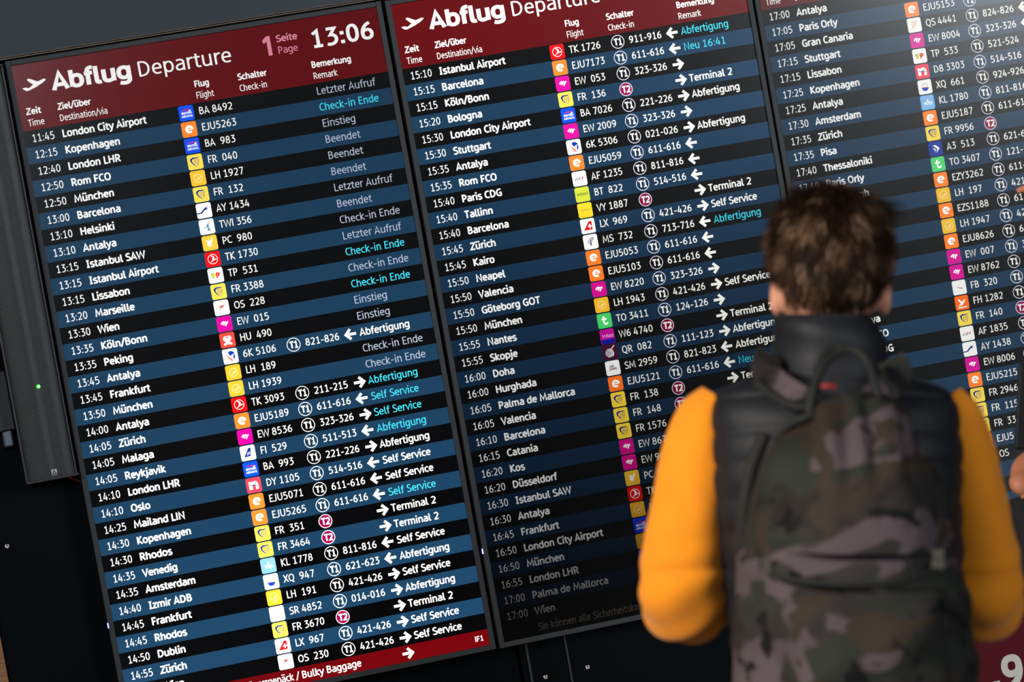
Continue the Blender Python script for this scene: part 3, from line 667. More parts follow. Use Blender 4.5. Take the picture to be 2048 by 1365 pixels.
# ------------------------------------------------------------------ loudspeaker column left of the boards
sx0, sx1, sz0, sz1 = -.148, -.0235, ZT-1.031, ZT+.004
sp = empty('column_speaker', (sx0+.06, WY, sz0), 'tall black column loudspeaker with perforated front beside the left board', 'loudspeaker')
V, F = [], []
NX = 24
for j, z in enumerate((sz0+.006, sz1-.006)):
    for k in range(NX+1):
        u = k/NX; x = sx0+.003+(sx1-sx0-.006)*u
        V.append((x, -.030-.012*math.sin(math.pi*u)**.7+.004*math.exp(-((u-.62)/.12)**2), z))
for k in range(NX): F.append((k, k+1, NX+2+k, NX+1+k))
mesh_obj('grille', V, F, M['grille'], sp, smooth=True)
box('cabinet', sx0, sx1, -.030, WY-.001, sz0+.004, sz1-.004, M['case'], sp, bevel=.002)
box('end_cap', sx0-.002, sx1+.004, -.044, WY-.002, sz0, sz0+.006, M['bezel'], sp, bevel=.001)
box('end_cap', sx0-.002, sx1+.002, -.044, WY-.002, sz1-.004, sz1+.002, M['bezel'], sp, bevel=.001)
box('side_rail', sx0-.002, sx0+.0025, -.036, -.028, sz0, sz1, M['edge'], sp)
box('side_rail', sx1-.0025, sx1+.001, -.036, -.028, sz0, sz1, M['edge'], sp)
def disc_obj(name, x, y, z, r, mat, parent, d=.0015, n=16):
    V = [(x, y-d, z)]+[(x+r*math.cos(2*math.pi*k/n), y, z+r*math.sin(2*math.pi*k/n)) for k in range(n)]
    return mesh_obj(name, V, [(0, 1+k, 1+(k+1) % n) for k in range(n)], mat, parent, smooth=True)
l1 = disc_obj('status_light', -.0785, -.0415, ZT-.7965, .0050, M['led_green'], sp); l1['label'] = 'lit green status light'
l2 = disc_obj('light_core', -.0775, -.0432, ZT-.7965, .0024, M['led_core'], l1)
lx, lz = -.078, ZT-1.0125; s_ = .0068
bdg = box('badge', lx-s_, lx+s_, -.0445, -.0425, lz-s_, lz+s_, M['white_print'], sp); bdg['label'] = 'white square badge with a black triangle'
V, F = ribbon([(lx-.0045, lz-.0042), (lx, lz+.0048), (lx+.0045, lz-.0042)], .0024, True)
mesh_obj('badge_mark', [(a, -.0449, b) for a, b in V], F, M['seam'], bdg)
# bracket behind it
br = empty('speaker_bracket', (-.3, WY, ZT-.82), 'black horizontal bracket bar behind the loudspeaker at the left edge', 'bracket')
box('cross_bar', -1.2, -.15, .020, .052, ZT-.893, ZT-.744, M['bracket'], br, bevel=.003)
box('upright_rod', -.186, -.158, .035, .06, ZT-.936, ZT-.30, M['rod'], br, bevel=.006)
box('upright_rod', -.215, -.205, .045, .06, ZT-.744, ZT-.30, M['rod'], br, bevel=.002)
# orange cable
def tube_data(pts, r, n=10, closed_ends=True):
    V, F = [], []; m = len(pts); up = Vector((.3, .5, .8)).normalized()
    for i, p in enumerate(pts):
        p = Vector(p); d = (Vector(pts[min(i+1, m-1)])-Vector(pts[max(i-1, 0)])).normalized()
        a = d.cross(up).normalized(); b = d.cross(a); rr = r[i] if isinstance(r, (list, tuple)) else r
        for k in range(n): V.append(p+(a*math.cos(2*math.pi*k/n)+b*math.sin(2*math.pi*k/n))*rr)
    for i in range(m-1):
        for k in range(n): F.append((i*n+k, i*n+(k+1) % n, (i+1)*n+(k+1) % n, (i+1)*n+k))
    if closed_ends: F += [tuple(range(n))[::-1], tuple((m-1)*n+k for k in range(n))]
    return V, F
def cr(P, n=6):
    out = []; P = [Vector(p) for p in P]
    for i in range(len(P)-1):
        p0 = P[max(i-1, 0)]; p1 = P[i]; p2 = P[i+1]; p3 = P[min(i+2, len(P)-1)]
        for k in range(n):
            t = k/n; out.append(.5*((2*p1)+(p2-p0)*t+(2*p0-5*p1+4*p2-p3)*t*t+(3*p1-p0-3*p2+p3)*t**3))
    out.append(P[-1]); return out
V, F = tube_data(cr([(-.05, .03, ZT-1.02), (-.040, .035, ZT-1.036), (-.02, .050, ZT-1.050), (-.006, .069, ZT-1.062), (.01, .0705, ZT-1.075)]), .0024)
o = mesh_obj('cable', V, F, M['orange_cable'], smooth=True, origin=(-.03, .05, ZT-1.05)); tag(o, 'short orange cable between loudspeaker foot and left board', 'cable')

# ------------------------------------------------------------------ red sign low on the wall, right
sg = empty('red_sign', (2.5, WY-.02, .30), 'dark red sign with large white digits low at the right edge', 'sign')
box('sign_board', 2.20, 3.1, WY-.03, WY-.003, .12, ZT-1.893, M['sign_red'], sg, bevel=.002)
f = Flat()
V = []
def wall_text(txt, x, z, cap, wt, y, mat, name, parent):
    f = Flat(); f.text(txt, 0, 0, cap, wt, WHITE)
    return mesh_obj(name, [(x+a, y-i*4e-6, z-b) for i, (a, _, b) in enumerate(f.V)], f.F, mat, parent)
wall_text('9', 2.297, .287, .094, .20, WY-.0306, M['white_print'], 'digit', sg)
wall_text('9', 2.367, .287, .094, .20, WY-.0306, M['white_print'], 'digit', sg)
V, F = box_data(2.272, 2.290, WY-.0309, WY-.0303, .290, .318); mesh_obj('full_stop', V, F, M['white_print'], sg)

# ------------------------------------------------------------------ people
def W(px, py, d):
    return CAM+d*(AX_F+AX_R*((px-1024)/FPX)-AX_U*((py-682.5)/FPX))
def fnoise(p, s, seed=0): return noise.noise(Vector((p[0]*s+seed, p[1]*s+seed*.7, p[2]*s-seed)))
def catm(rows, n):
    out = []
    for i in range(len(rows)-1):
        p0 = rows[max(i-1, 0)]; p1 = rows[i]; p2 = rows[i+1]; p3 = rows[min(i+2, len(rows)-1)]
        for k in range(n):
            t = k/n; out.append([.5*((2*b)+(c-a)*t+(2*a-5*b+4*c-d)*t*t+(3*b-a-3*c+d)*t**3) for a, b, c, d in zip(p0, p1, p2, p3)])
    out.append(list(rows[-1])); return out
def loft(rings, n=40, sub=5, e=2.0, cap0=True, cap1=True, disp=None):
    """rings: (px, py, depth, half width px, half depth m) stacked along the image's vertical; silhouettes in pixels at that depth"""
    R = catm(rings, sub); V, F = [], []
    for i, (px, py, d, hw, hd) in enumerate(R):
        c = W(px, py, d); hw_m = max(hw, .5)*d/FPX
        for k in range(n):
            a = 2*math.pi*k/n; ca, sa = math.cos(a), math.sin(a)
            p = c+AX_R*(hw_m*math.copysign(abs(ca)**(2/e), ca))+AX_F*(hd*math.copysign(abs(sa)**(2/e), sa))
            if disp:
                out = (p-c); out = out.normalized() if out.length > 1e-6 else AX_R
                p = p+out*disp(a, i/(len(R)-1), p, px, py)
            V.append(p)
    m = len(R)
    for i in range(m-1):
        for k in range(n): F.append((i*n+k, i*n+(k+1) % n, (i+1)*n+(k+1) % n, (i+1)*n+k))
    if cap0: F.append(tuple(range(n))[::-1])
    if cap1: F.append(tuple((m-1)*n+k for k in range(n)))
    return V, F
def limb(nodes, n=28, sub=6, disp=None, caps=True):
    """nodes: (px, py, depth, radius px across, radius scale in depth)"""
    R = catm(nodes, sub); P = [W(r[0], r[1], r[2]) for r in R]; V, F = [], []; m = len(R); a_prev = None
    for i in range(m):
        d = (P[min(i+1, m-1)]-P[max(i-1, 0)]).normalized()
        ref = AX_R if a_prev is None else a_prev
        a = (ref-d*ref.dot(d)).normalized(); b = d.cross(a).normalized(); a_prev = a
        r = R[i][3]*R[i][2]/FPX; rb = r*R[i][4]
        for k in range(n):
            t = 2*math.pi*k/n; off = a*(math.cos(t)*r)+b*(math.sin(t)*rb); p = P[i]+off
            if disp: p = p+off.normalized()*disp(t, i/(m-1), p)
            V.append(p)
    for i in range(m-1):
        for k in range(n): F.append((i*n+k, i*n+(k+1) % n, (i+1)*n+(k+1) % n, (i+1)*n+k))
    if caps: F += [tuple(range(n))[::-1], tuple((m-1)*n+k for k in range(n))]
    return V, F
def ell(c, ax, n=14):
    V, F = [], []; m = n//2
    for i in range(m+1):
        th = math.pi*i/m
        for k in range(n):
            ph = 2*math.pi*k/n
            V.append(c+ax[0]*(math.sin(th)*math.cos(ph))+ax[1]*(math.sin(th)*math.sin(ph))+ax[2]*math.cos(th))
    for i in range(m):
        for k in range(n): F.append((i*n+k, i*n+(k+1) % n, (i+1)*n+(k+1) % n, (i+1)*n+k))
    return V, F
def body_obj(name, parts, mat, parent, voxel=.0045):
    V, F = join(*parts); o = mesh_obj(name, V, F, mat, parent)
    m = o.modifiers.new('one_surface', 'REMESH'); m.mode = 'VOXEL'; m.voxel_size = voxel; m.use_smooth_shade = True
    s = o.modifiers.new('relax', 'SMOOTH'); s.factor = .5; s.iterations = 3
    return o
def hand_parts(wrist, palm_dir, palm_n, side, size=1., curl=.5, index_straight=False):
    """palm + four unequal bent fingers + a thumb from the side of the palm; palm_n points out of the palm"""
    pd = palm_dir.normalized(); pn = (palm_n-pd*palm_n.dot(pd)).normalized(); sd = pd.cross(pn)*side; S = size; P = []
    def seg(pts, rad):
        return tube_data(cr(pts, 3), [r for r in _rad(rad, (len(pts)-1)*3+1)], 10)
    def _rad(r, n): return [r[0]+(r[1]-r[0])*i/(n-1) for i in range(n)]
    c = wrist+pd*.048*S
    P.append(ell(c, (sd*.042*S, pn*.017*S, pd*.056*S), 20))
    P.append(ell(wrist+pd*.01*S, (sd*.028*S, pn*.021*S, pd*.03*S), 16))
    P.append(ell(wrist+pd*.03*S+sd*.026*S+pn*.010*S, (sd*.018*S, pn*.015*S, pd*.030*S), 14))
    for j, (off, ln, r) in enumerate(((.030, .074, .0088), (.010, .082, .0090), (-.010, .077, .0086), (-.029, .060, .0076))):
        b0 = wrist+pd*.085*S+sd*off*S; q = [b0-pd*.02*S, b0]; ang = 0; cu = .12 if (index_straight and j == 0) else curl
        p = b0.copy()
        for k, fr in enumerate((.45, .32, .23)):
            ang += cu*(1.0, 1.25, .8)[k]; p = p+(pd*math.cos(ang)+pn*math.sin(ang))*ln*fr*S; q.append(p.copy())
        P.append(seg(q, (r*S*1.05, r*S*.82)))
    t0 = wrist+pd*.022*S+sd*.030*S; td = (pd*.62+sd*.70+pn*.34).normalized(); t1 = t0+td*.034*S; t2 = t1+(pd*.85+sd*.35+pn*.40).normalized()*.030*S
    t3 = t2+(pd*.93+sd*.10+pn*.36).normalized()*.024*S
    P.append(seg([t0-td*.015*S, t0, t1, t2, t3], (.0125*S, .0090*S)))
    return P, t3, (t3-t2).normalized()

D1 = 4.25                                      # distance of the man with the backpack
foot1 = CAM+Vector((0, 0, 0)); c_ = W(1735, 1500, D1); base1 = Vector((c_.x+.06, c_.y, 0))
man = empty('person', base1, 'man seen from behind in an orange sweater and dark vest, looking at the boards', 'person')
def zrm(x, y, z): return base1+Vector((x, y, z))
def px_m(p, d=D1): return p
def wl(pts, rad, n=18, sub=5):                 # limb in world coordinates
    q = cr(pts, sub); rr = []
    for i in range(len(rad)-1):
        for k in range(sub): rr.append(rad[i]+(rad[i+1]-rad[i])*k/sub)
    rr.append(rad[-1]); return tube_data(q, rr, n)
hipc = W(1720, 1560, D1)
# body (one surface): head, neck, trunk, arms, hands, legs
parts = [loft([(1655, 398, D1, 22, .03), (1655, 410, D1, 66, .065), (1655, 440, D1, 98, .085), (1656, 490, D1, 112, .098), (1657, 550, D1+.004, 112, .098),
               (1658, 600, D1+.010, 98, .088), (1658, 640, D1+.014, 78, .072), (1660, 690, D1+.008, 74, .062), (1662, 740, D1, 84, .064), (1665, 775, D1, 150, .075),
               (1668, 810, D1, 226, .095), (1670, 900, D1, 236, .115), (1672, 1050, D1, 226, .12), (1690, 1200, D1, 206, .11), (1705, 1350, D1, 200, .105),
               (1718, 1500, D1, 214, .115), (1726, 1620, D1, 200, .11)], 36, 4, 2.2)]
fc = W(1656, 545, D1)
parts += [ell(fc+AX_F*.100-AX_U*.012, (AX_R*.014, AX_F*.026, AX_U*.024), 12), ell(fc+AX_F*.082-AX_U*.062, (AX_R*.030, AX_F*.022, AX_U*.022), 12),
          ell(fc+AX_F*.092-AX_U*.042, (AX_R*.022, AX_F*.010, AX_U*.006), 12), ell(fc+AX_F*.082+AX_U*.022, (AX_R*.050, AX_F*.018, AX_U*.010), 12)]
for sx_, px_ in ((-1, 1553), (1, 1768)):
    ec = W(px_, 592, D1+.01)
    parts.append(ell(ec, (AX_R*(.010), AX_F*.017+AX_R*sx_*(-.004), AX_U*.031), 14))
ARM_L = [(1420, 835, D1+.0, 54, 1.), (1400, 930, D1, 55, 1.), (1378, 1050, D1, 50, 1.), (1368, 1160, D1+.005, 46, 1.), (1372, 1215, D1+.03, 48, 1.), (1415, 1215, D1+.12, 42, 1.), (1450, 1190, D1+.22, 34, 1.), (1480, 1170, D1+.27, 28, 1.)]
ARM_R = [(1905, 835, D1+.0, 54, 1.), (1925, 930, D1, 52, 1.), (1955, 1050, D1, 48, 1.), (1978, 1160, D1+.005, 46, 1.), (1980, 1215, D1+.03, 46, 1.), (1935, 1215, D1+.12, 42, 1.), (1890, 1190, D1+.22, 34, 1.), (1865, 1170, D1+.27, 28, 1.)]
parts += [limb(ARM_L, 20, 4), limb(ARM_R, 20, 4)]
hp, _, _ = hand_parts(W(1486, 1167, D1+.275), AX_F*.5+AX_R*.8+AX_U*.2, -AX_U, 1, 1., .7); parts += hp
hp, _, _ = hand_parts(W(1860, 1167, D1+.275), AX_F*.5-AX_R*.8+AX_U*.2, -AX_U, -1, 1., .7); parts += hp
for s in (-1, 1):
    h = hipc+Vector((.10*s, 0, 0)); k = Vector((base1.x+.115*s, base1.y+.01, .50)); a = Vector((base1.x+.12*s, base1.y-.02, .09))
    parts.append(wl([h, (h+k)/2, k, (k+a)/2+Vector((0, -.015, 0)), a], [.095, .085, .062, .056, .038]))
    parts.append(ell(a+Vector((0, .06, -.055)), (Vector((.04, 0, 0)), Vector((0, .12, 0)), Vector((0, 0, .028))), 14))
body_obj('body', parts, M['skin'], man, .006)
for s in (-1, 1):
    V, F = ell(fc+AX_F*.092+AX_R*.031*s+AX_U*.008, (AX_R*.012, AX_F*.009, AX_U*.009), 12); mesh_obj('eye', V, F, M['eye'], man, smooth=True)
# trousers and shoes
tp = [loft([(1712, 1400, D1, 222, .125), (1718, 1500, D1, 232, .13), (1726, 1600, D1, 226, .125), (1735, 1680, D1, 205, .115)], 32, 3, 2.2)]
for s in (-1, 1):
    h = hipc+Vector((.09*s, 0, -.03)); k = Vector((base1.x+.115*s, base1.y+.01, .50)); a = Vector((base1.x+.12*s, base1.y-.02, .07))
    tp.append(wl([h, (h+k)/2, k, (k+a)/2+Vector((0, -.015, 0)), a], [.112, .10, .080, .074, .070]))
    V, F = join(ell(a+Vector((0, .06, -.030)), (Vector((.046, 0, 0)), Vector((0, .142, 0)), Vector((0, 0, .038))), 18), box_data(a.x-.045, a.x+.045, a.y-.075, a.y+.19, .001, .022))
    o = mesh_obj('shoe', V, F, M['shoe'], man, smooth=False)
body_obj('trousers', tp, M['trousers'], man, .008)

# orange sweater: both sleeves plus the trunk under the vest
def sleeve_disp(seed, fl):
    def d(t, u, p):
        r = .0035*fnoise(p, 9, seed)+.002*fnoise(p, 22, seed)
        el = math.exp(-((u-.60)/.15)**2)
        r += el*.0045*math.sin(26*u*3.0+math.cos(t+fl)*2.2)*(.55+.45*math.cos(t-1.6))
        r += .0035*math.sin(t*3+u*5+seed)*(1-el)
        return r
    return d
sl_L = [(1438, 796, D1+.0, 38, 1.), (1412, 838, D1, 56, 1.), (1398, 900, D1, 68, 1.), (1386, 980, D1, 72, 1.), (1374, 1060, D1, 77, 1.), (1366, 1130, D1, 82, 1.), (1366, 1186, D1+.004, 86, .95),
        (1376, 1214, D1+.045, 82, .90), (1404, 1206, D1+.10, 70, .9), (1440, 1186, D1+.18, 54, 1.), (1470, 1174, D1+.25, 44, 1.), (1482, 1170, D1+.268, 36, 1.)]
sl_R = [(1886, 796, D1+.0, 36, 1.), (1908, 838, D1, 52, 1.), (1926, 900, D1, 60, 1.), (1940, 980, D1, 66, 1.), (1956, 1060, D1, 72, 1.), (1968, 1130, D1, 76, 1.), (1970, 1190, D1+.004, 76, .95),
        (1964, 1216, D1+.045, 74, .9), (1938, 1206, D1+.10, 66, .9), (1902, 1188, D1+.18, 54, 1.), (1874, 1176, D1+.25, 44, 1.), (1864, 1170, D1+.268, 36, 1.)]
V, F = join(limb(sl_L, 64, 10, sleeve_disp(3.1, 0)), limb(sl_R, 64, 10, sleeve_disp(8.3, 1.5)),
            loft([(1668, 775, D1, 130, .08), (1670, 810, D1, 215, .10), (1672, 900, D1, 232, .122), (1690, 1200, D1, 212, .12), (1712, 1440, D1, 214, .12)], 32, 4, 2.3))
sw = mesh_obj('sweater', V, F, M['orange'], man, smooth=True); sw['label'] = 'orange long-sleeved sweater'
for k_ in (sl_L, sl_R):
    c0 = k_[-1]; V, F = limb([(c0[0], c0[1], c0[2]-.004, 38, 1.), (c0[0]+(6 if k_ is sl_L else -6), c0[1]-2, c0[2]+.02, 37, 1.)], 28, 2)
    mesh_obj('cuff', V, F, M['orange'], sw, smooth=True)

# vest: quilted trunk and high collar
def vdisp(a, u, p, px, py):
    q = ((py-40*math.cos(a*2)*.2) % 66)/66
    return .0055*math.sin(math.pi*q)**.5+.003*fnoise(p, 12, 2)+.002*fnoise(p, 30, 5)-.003
V, F = loft([(1664, 742, D1+.005, 116, .082), (1664, 756, D1, 160, .088), (1664, 772, D1, 208, .094), (1664, 792, D1, 238, .102), (1666, 830, D1, 248, .118), (1669, 900, D1, 254, .132),
             (1671, 1000, D1, 248, .138), (1682, 1120, D1, 240, .135), (1694, 1240, D1, 234, .13), (1704, 1340, D1, 232, .13), (1712, 1420, D1, 238, .135)], 72, 12, 2.5, cap0=False, cap1=False, disp=vdisp)
vs = mesh_obj('vest', V, F, M['vest'], man, smooth=True); vs['label'] = 'dark navy quilted vest'
def cdisp(a, u, p, px, py): return .0028*math.sin(u*15+math.cos(a+.6)*1.6)+.0025*fnoise(p, 14, 9)
ring_o = [(1664, 790, D1, 148, .098), (1663, 760, D1, 132, .092), (1661, 725, D1, 120, .088), (1657, 690, D1, 114, .086), (1652, 660, D1, 106, .084), (1650, 638, D1, 99, .080), (1650, 629, D1, 93, .075), (1651, 640, D1, 86, .069), (1655, 700, D1, 84, .068)]
V, F = loft(ring_o, 64, 8, 2.1, cap0=False, cap1=False, disp=cdisp)
mesh_obj('collar', V, F, M['vest'], vs, smooth=True)['label'] = 'high stand-up collar'

# hair: a cap and thousands of short locks
HC = W(1660, 505, D1-.004)
HA = (AX_R*.0850, AX_F*.106, AX_U*.0925)
def hcol(p=None):
    t = fnoise(p, 34, 5)*1.1+fnoise(p, 80, 9)*.6 if p else 0
    r = random.random()+t; k = random.uniform(.6, 1.35)
    c = (.012, .006, .0035) if r < .30 else ((.034, .016, .008) if r < .72 else ((.080, .041, .020) if r < 1.05 else (.24, .145, .095)))
    return (c[0]*k, c[1]*k, c[2]*k, 1)
V, F, C = [], [], []
v, f = ell(HC, tuple(a*.985 for a in HA), 40)
keep = [q for q in f if all(((v[i]-HC).dot(AX_U) > -.088 + (.045 if (v[i]-HC).dot(AX_F) > .02 else 0)) and not ((v[i]-HC).dot(AX_F) > .055 and (v[i]-HC).dot(AX_U) < .035) for i in q)]
V += v; F += keep; C += [(.012, .006, .004, 1)]*len(keep)
crown = HC+AX_U*.085+AX_R*.012-AX_F*.02
def strand(p, dirv, L, wd, col, lift, droop):
    seg = 5; pts = []; q = p.copy(); d = dirv.copy(); nrm = (p-HC).normalized()
    for s in range(seg+1):
        pts.append(q.copy()); d = (d-AX_U*droop*.16+nrm*lift*(.22 if s < 2 else -.10)+Vector((random.uniform(-1, 1), random.uniform(-1, 1), random.uniform(-1, 1)))*.09).normalized(); q = q+d*L/seg
    side = d.cross(nrm).normalized(); base = len(V)
    for s, q in enumerate(pts):
        ww_ = wd*(1-(s/seg)**1.8*.9); V.extend([q+side*ww_, q-side*ww_])
    for s in range(seg): F.append((base+2*s, base+2*s+1, base+2*s+3, base+2*s+2)); C.append(col)
for i in range(13000):
    th = math.acos(random.uniform(-.82, 1)); ph = random.uniform(0, 2*math.pi)
    lo = Vector((math.sin(th)*math.cos(ph), math.sin(th)*math.sin(ph), math.cos(th)))
    if lo.y > .5 and lo.z < .35: continue
    if lo.z < -.75 and abs(lo.x) > .62: continue
    if abs(lo.x) > .80 and lo.z < -.30 and lo.y > -.35: continue
    p = HC+HA[0]*lo.x+HA[1]*lo.y+HA[2]*lo.z
    n_ = Vector(HA[0]*lo.x/HA[0].length_squared+HA[1]*lo.y/HA[1].length_squared+HA[2]*lo.z/HA[2].length_squared).normalized()
    fl = (p-crown); fl = fl-n_*fl.dot(n_); fl = fl.normalized() if fl.length > 1e-4 else AX_R
    swirl = n_.cross(fl)
    d = (fl+swirl*random.uniform(-.35, .55)+n_*random.uniform(.05, .30)).normalized()
    top = max(0, lo.z)
    strand(p*1, d, random.uniform(.020, .034)+.022*top*random.random(), random.uniform(.0008, .0018), hcol(p), .3+.8*top*random.random(), .35)
for i in range(240):                          # wind-blown tuft at the upper right, a few stray ends on top
    p = HC+HA[0]*random.uniform(.45, .80)+HA[1]*random.uniform(-.35, .3)+HA[2]*random.uniform(.55, .80)
    strand(p, (AX_R*.9+AX_U*random.uniform(-.25, .25)+AX_F*random.uniform(-.2, .2)).normalized(), random.uniform(.035, .058), .0012, hcol(), .2, .5)
for i in range(70):
    p = HC+HA[0]*random.uniform(-.6, .2)+HA[1]*random.uniform(-.4, .3)+HA[2]*.86
    strand(p, (AX_U*.5-AX_R*random.uniform(.1, .9)).normalized(), random.uniform(.018, .034), .0011, hcol(), .2, .3)
hr = mesh_obj('hair', V, F, M['hair'], man, smooth=True, col=C); hr['label'] = 'tousled short brown hair'

# ------------------------------------------------------------------ backpack
DB = D1-.245
pk0 = W(1705, 1400, DB)
pk = empty('backpack', pk0, 'camouflage rucksack with drawstring top on the back of the man', 'backpack')
def pdisp(a, u, p, px, py):
    r = .006*fnoise(p, 7, 1)+.0035*fnoise(p, 16, 4)
    back = math.sin(a) < 0
    if py < 1000 and back:
        x = (p-W(1700, 900, DB)).dot(AX_R); fold = math.exp(-((py-860)/120)**2)
        r += .010*fold*math.sin(x*120+math.sin(x*40)*1.6+(py-900)*.006)
    if 1070 < py < 1115: r -= .006*math.sin((py-1070)/45*math.pi)
    if back: r += .004*math.sin(py*.045+(p-pk0).dot(AX_R)*30)
    return r
V, F = loft([(1716, 788, DB+.06, 40, .030), (1712, 806, DB+.05, 72, .050), (1702, 845, DB+.03, 110, .076), (1692, 900, DB+.01, 156, .096), (1694, 955, DB, 180, .106), (1697, 1024, DB, 196, .112), (1695, 1090, DB, 210, .115),
             (1700, 1160, DB, 226, .118), (1704, 1250, DB-.002, 234, .12), (1708, 1360, DB-.004, 240, .12), (1712, 1470, DB, 240, .12), (1716, 1540, DB+.01, 222, .105), (1717, 1570, DB+.02, 180, .08)], 90, 12, 2.35, disp=pdisp)
mesh_obj('main_bag', V, F, M['camo'], pk, smooth=True)
# flap over the opening
def fdisp(a, u, p, px, py):
    x = (p-W(1700, 900, DB)).dot(AX_R)
    return .004*fnoise(p, 10, 7)+.010*math.exp(-((py-850)/90)**2)*math.sin(x*135+.8+math.sin(x*50))
def half_loft(rings, a0, a1, n, sub, e, disp, th=.006):
    R = catm(rings, sub); V, F = [], []
    for (px, py, d, hw, hd) in R:
        c = W(px, py, d); hm = hw*d/FPX
        for k in range(n+1):
            a = a0+(a1-a0)*k/n; ca, sa = math.cos(a), math.sin(a)
            p = c+AX_R*(hm*math.copysign(abs(ca)**(2/e), ca))+AX_F*(hd*math.copysign(abs(sa)**(2/e), sa)); o_ = (p-c).normalized()
            V.append(p+o_*disp(a, 0, p, px, py))
    for i in range(len(R)-1):
        for k in range(n): F.append((i*(n+1)+k, i*(n+1)+k+1, (i+1)*(n+1)+k+1, (i+1)*(n+1)+k))
    return V, F
V, F = half_loft([(1716, 784, DB+.06, 34, .034), (1713, 800, DB+.05, 66, .058), (1704, 842, DB+.03, 98, .086), (1698, 900, DB+.01, 134, .108), (1698, 960, DB, 158, .120), (1700, 1030, DB-.004, 172, .126), (1704, 1070, DB-.006, 176, .130), (1706, 1096, DB-.006, 174, .131)],
                 math.radians(188), math.radians(352), 60, 10, 2.6, fdisp)
fo = mesh_obj('flap', V, F, M['camo'], pk, smooth=True); sm = fo.modifiers.new('thick', 'SOLIDIFY'); sm.thickness = .006; sm.offset = 1
# front pocket
V, F = half_loft([(1708, 1166, DB-.002, 170, .118), (1708, 1176, DB-.006, 176, .134), (1708, 1230, DB-.012, 182, .146), (1712, 1330, DB-.012, 188, .150), (1716, 1440, DB-.006, 186, .140), (1718, 1480, DB, 176, .118)],
                 math.radians(192), math.radians(348), 56, 9, 2.8, lambda a, u, p, px, py: .006*fnoise(p, 9, 12)+.003*fnoise(p, 22, 2)+.004*math.sin(py*.04+math.cos(a)*5))
po = mesh_obj('front_pocket', V, F, M['camo'], pk, smooth=True); sm = po.modifiers.new('thick', 'SOLIDIFY'); sm.thickness = .004; sm.offset = 1
# pocket zip and side compression straps
def path_tube(pts, r, n=10): return tube_data(cr([W(*p) for p in pts], 6), r, n)
V, F = path_tube([(1540, 1150, DB-.105), (1610, 1164, DB-.135), (1710, 1170, DB-.146), (1810, 1160, DB-.135), (1872, 1140, DB-.10)], .004)
mesh_obj('zip', V, F, M['strap'], po, smooth=True)
def strap(name, pts, wd, mat, parent, th=.003):
    q = cr([W(*p) for p in pts], 7); V, F = [], []; m = len(q)
    for i, p in enumerate(q):
        d = (q[min(i+1, m-1)]-q[max(i-1, 0)]).normalized(); s = d.cross(AX_F).normalized(); nn = d.cross(s).normalized()
        for a, b in ((-1, -1), (1, -1), (1, 1), (-1, 1)): V.append(p+s*(a*wd/2)+nn*(b*th/2))
    for i in range(m-1):
        for k in range(4): F.append((i*4+k, i*4+(k+1) % 4, (i+1)*4+(k+1) % 4, (i+1)*4+k))
    F += [(3, 2, 1, 0), ((m-1)*4, (m-1)*4+1, (m-1)*4+2, (m-1)*4+3)]
    return mesh_obj(name, V, F, mat, parent, smooth=False)
cs = strap('side_strap', [(1500, 1120, DB-.04), (1530, 1128, DB-.085), (1580, 1150, DB-.120)], .014, M['strap'], pk)
V, F = box_data(-.006, .006, -.004, .004, -.011, .011); c_ = W(1533, 1135, DB-.100)
bk = mesh_obj('buckle', [c_+AX_R*x+AX_F*y+AX_U*z for x, y, z in V], F, M['buckle'], cs)
cs = strap('side_strap', [(1905, 1105, DB-.04), (1878, 1112, DB-.085), (1820, 1128, DB-.120)], .014, M['strap'], pk)
for yy in (1108, 1128):
    V, F = box_data(-.009, .007, -.004, .004, -.006, .006); c_ = W(1876, yy, DB-.100)
    mesh_obj('buckle', [c_+AX_R*x+AX_F*y+AX_U*z for x, y, z in V], F, M['buckle'], cs)
# shoulder straps over the vest, camouflage yoke, handle loops, drawstring
def pad(name, rows, mat, parent):
    """rows: left px, right px, py, depth"""
    V, F = [], []; R = catm(rows, 6); n = 10
    for (xl, xr, py, d) in R:
        for k in range(n+1):
            u = k/n; b = math.sin(math.pi*u)**.6*.012; V.append(W(xl+(xr-xl)*u, py, d-b))
    for i in range(len(R)-1):
        for k in range(n): F.append((i*(n+1)+k, i*(n+1)+k+1, (i+1)*(n+1)+k+1, (i+1)*(n+1)+k))
    o = mesh_obj(name, V, F, mat, parent, smooth=True); s = o.modifiers.new('thick', 'SOLIDIFY'); s.thickness = .012; s.offset = -1
    return o
for q in ([(1540, 712, D1-.066), (1530, 738, D1-.098), (1552, 768, D1-.128), (1600, 800, D1-.160), (1660, 834, D1-.20)],
          [(1782, 722, D1-.066), (1796, 746, D1-.098), (1778, 774, D1-.128), (1742, 804, D1-.160), (1706, 836, D1-.20)]):
    o = strap('shoulder_strap', q, .040, M['camo'], pk, .010); b_ = o.modifiers.new('bevel', 'BEVEL'); b_.width = .004; b_.segments = 2; b_.limit_method = 'ANGLE'
V, F = path_tube([(1512, 765, D1-.12), (1560, 800, D1-.165), (1610, 815, D1-.20), (1632, 780, D1-.215), (1640, 725, D1-.19), (1665, 696, D1-.17), (1700, 700, D1-.17)], .0058)
mesh_obj('carry_loop', V, F, M['strap'], pk, smooth=True)
V, F = path_tube([(1618, 850, D1-.24), (1622, 800, D1-.235), (1640, 745, D1-.21), (1672, 708, D1-.18), (1710, 702, D1-.175), (1738, 730, D1-.19), (1752, 775, D1-.22), (1768, 820, D1-.235), (1792, 858, D1-.23), (1822, 868, D1-.21)], .0062)
mesh_obj('drawstring', V, F, M['strap'], pk, smooth=True)
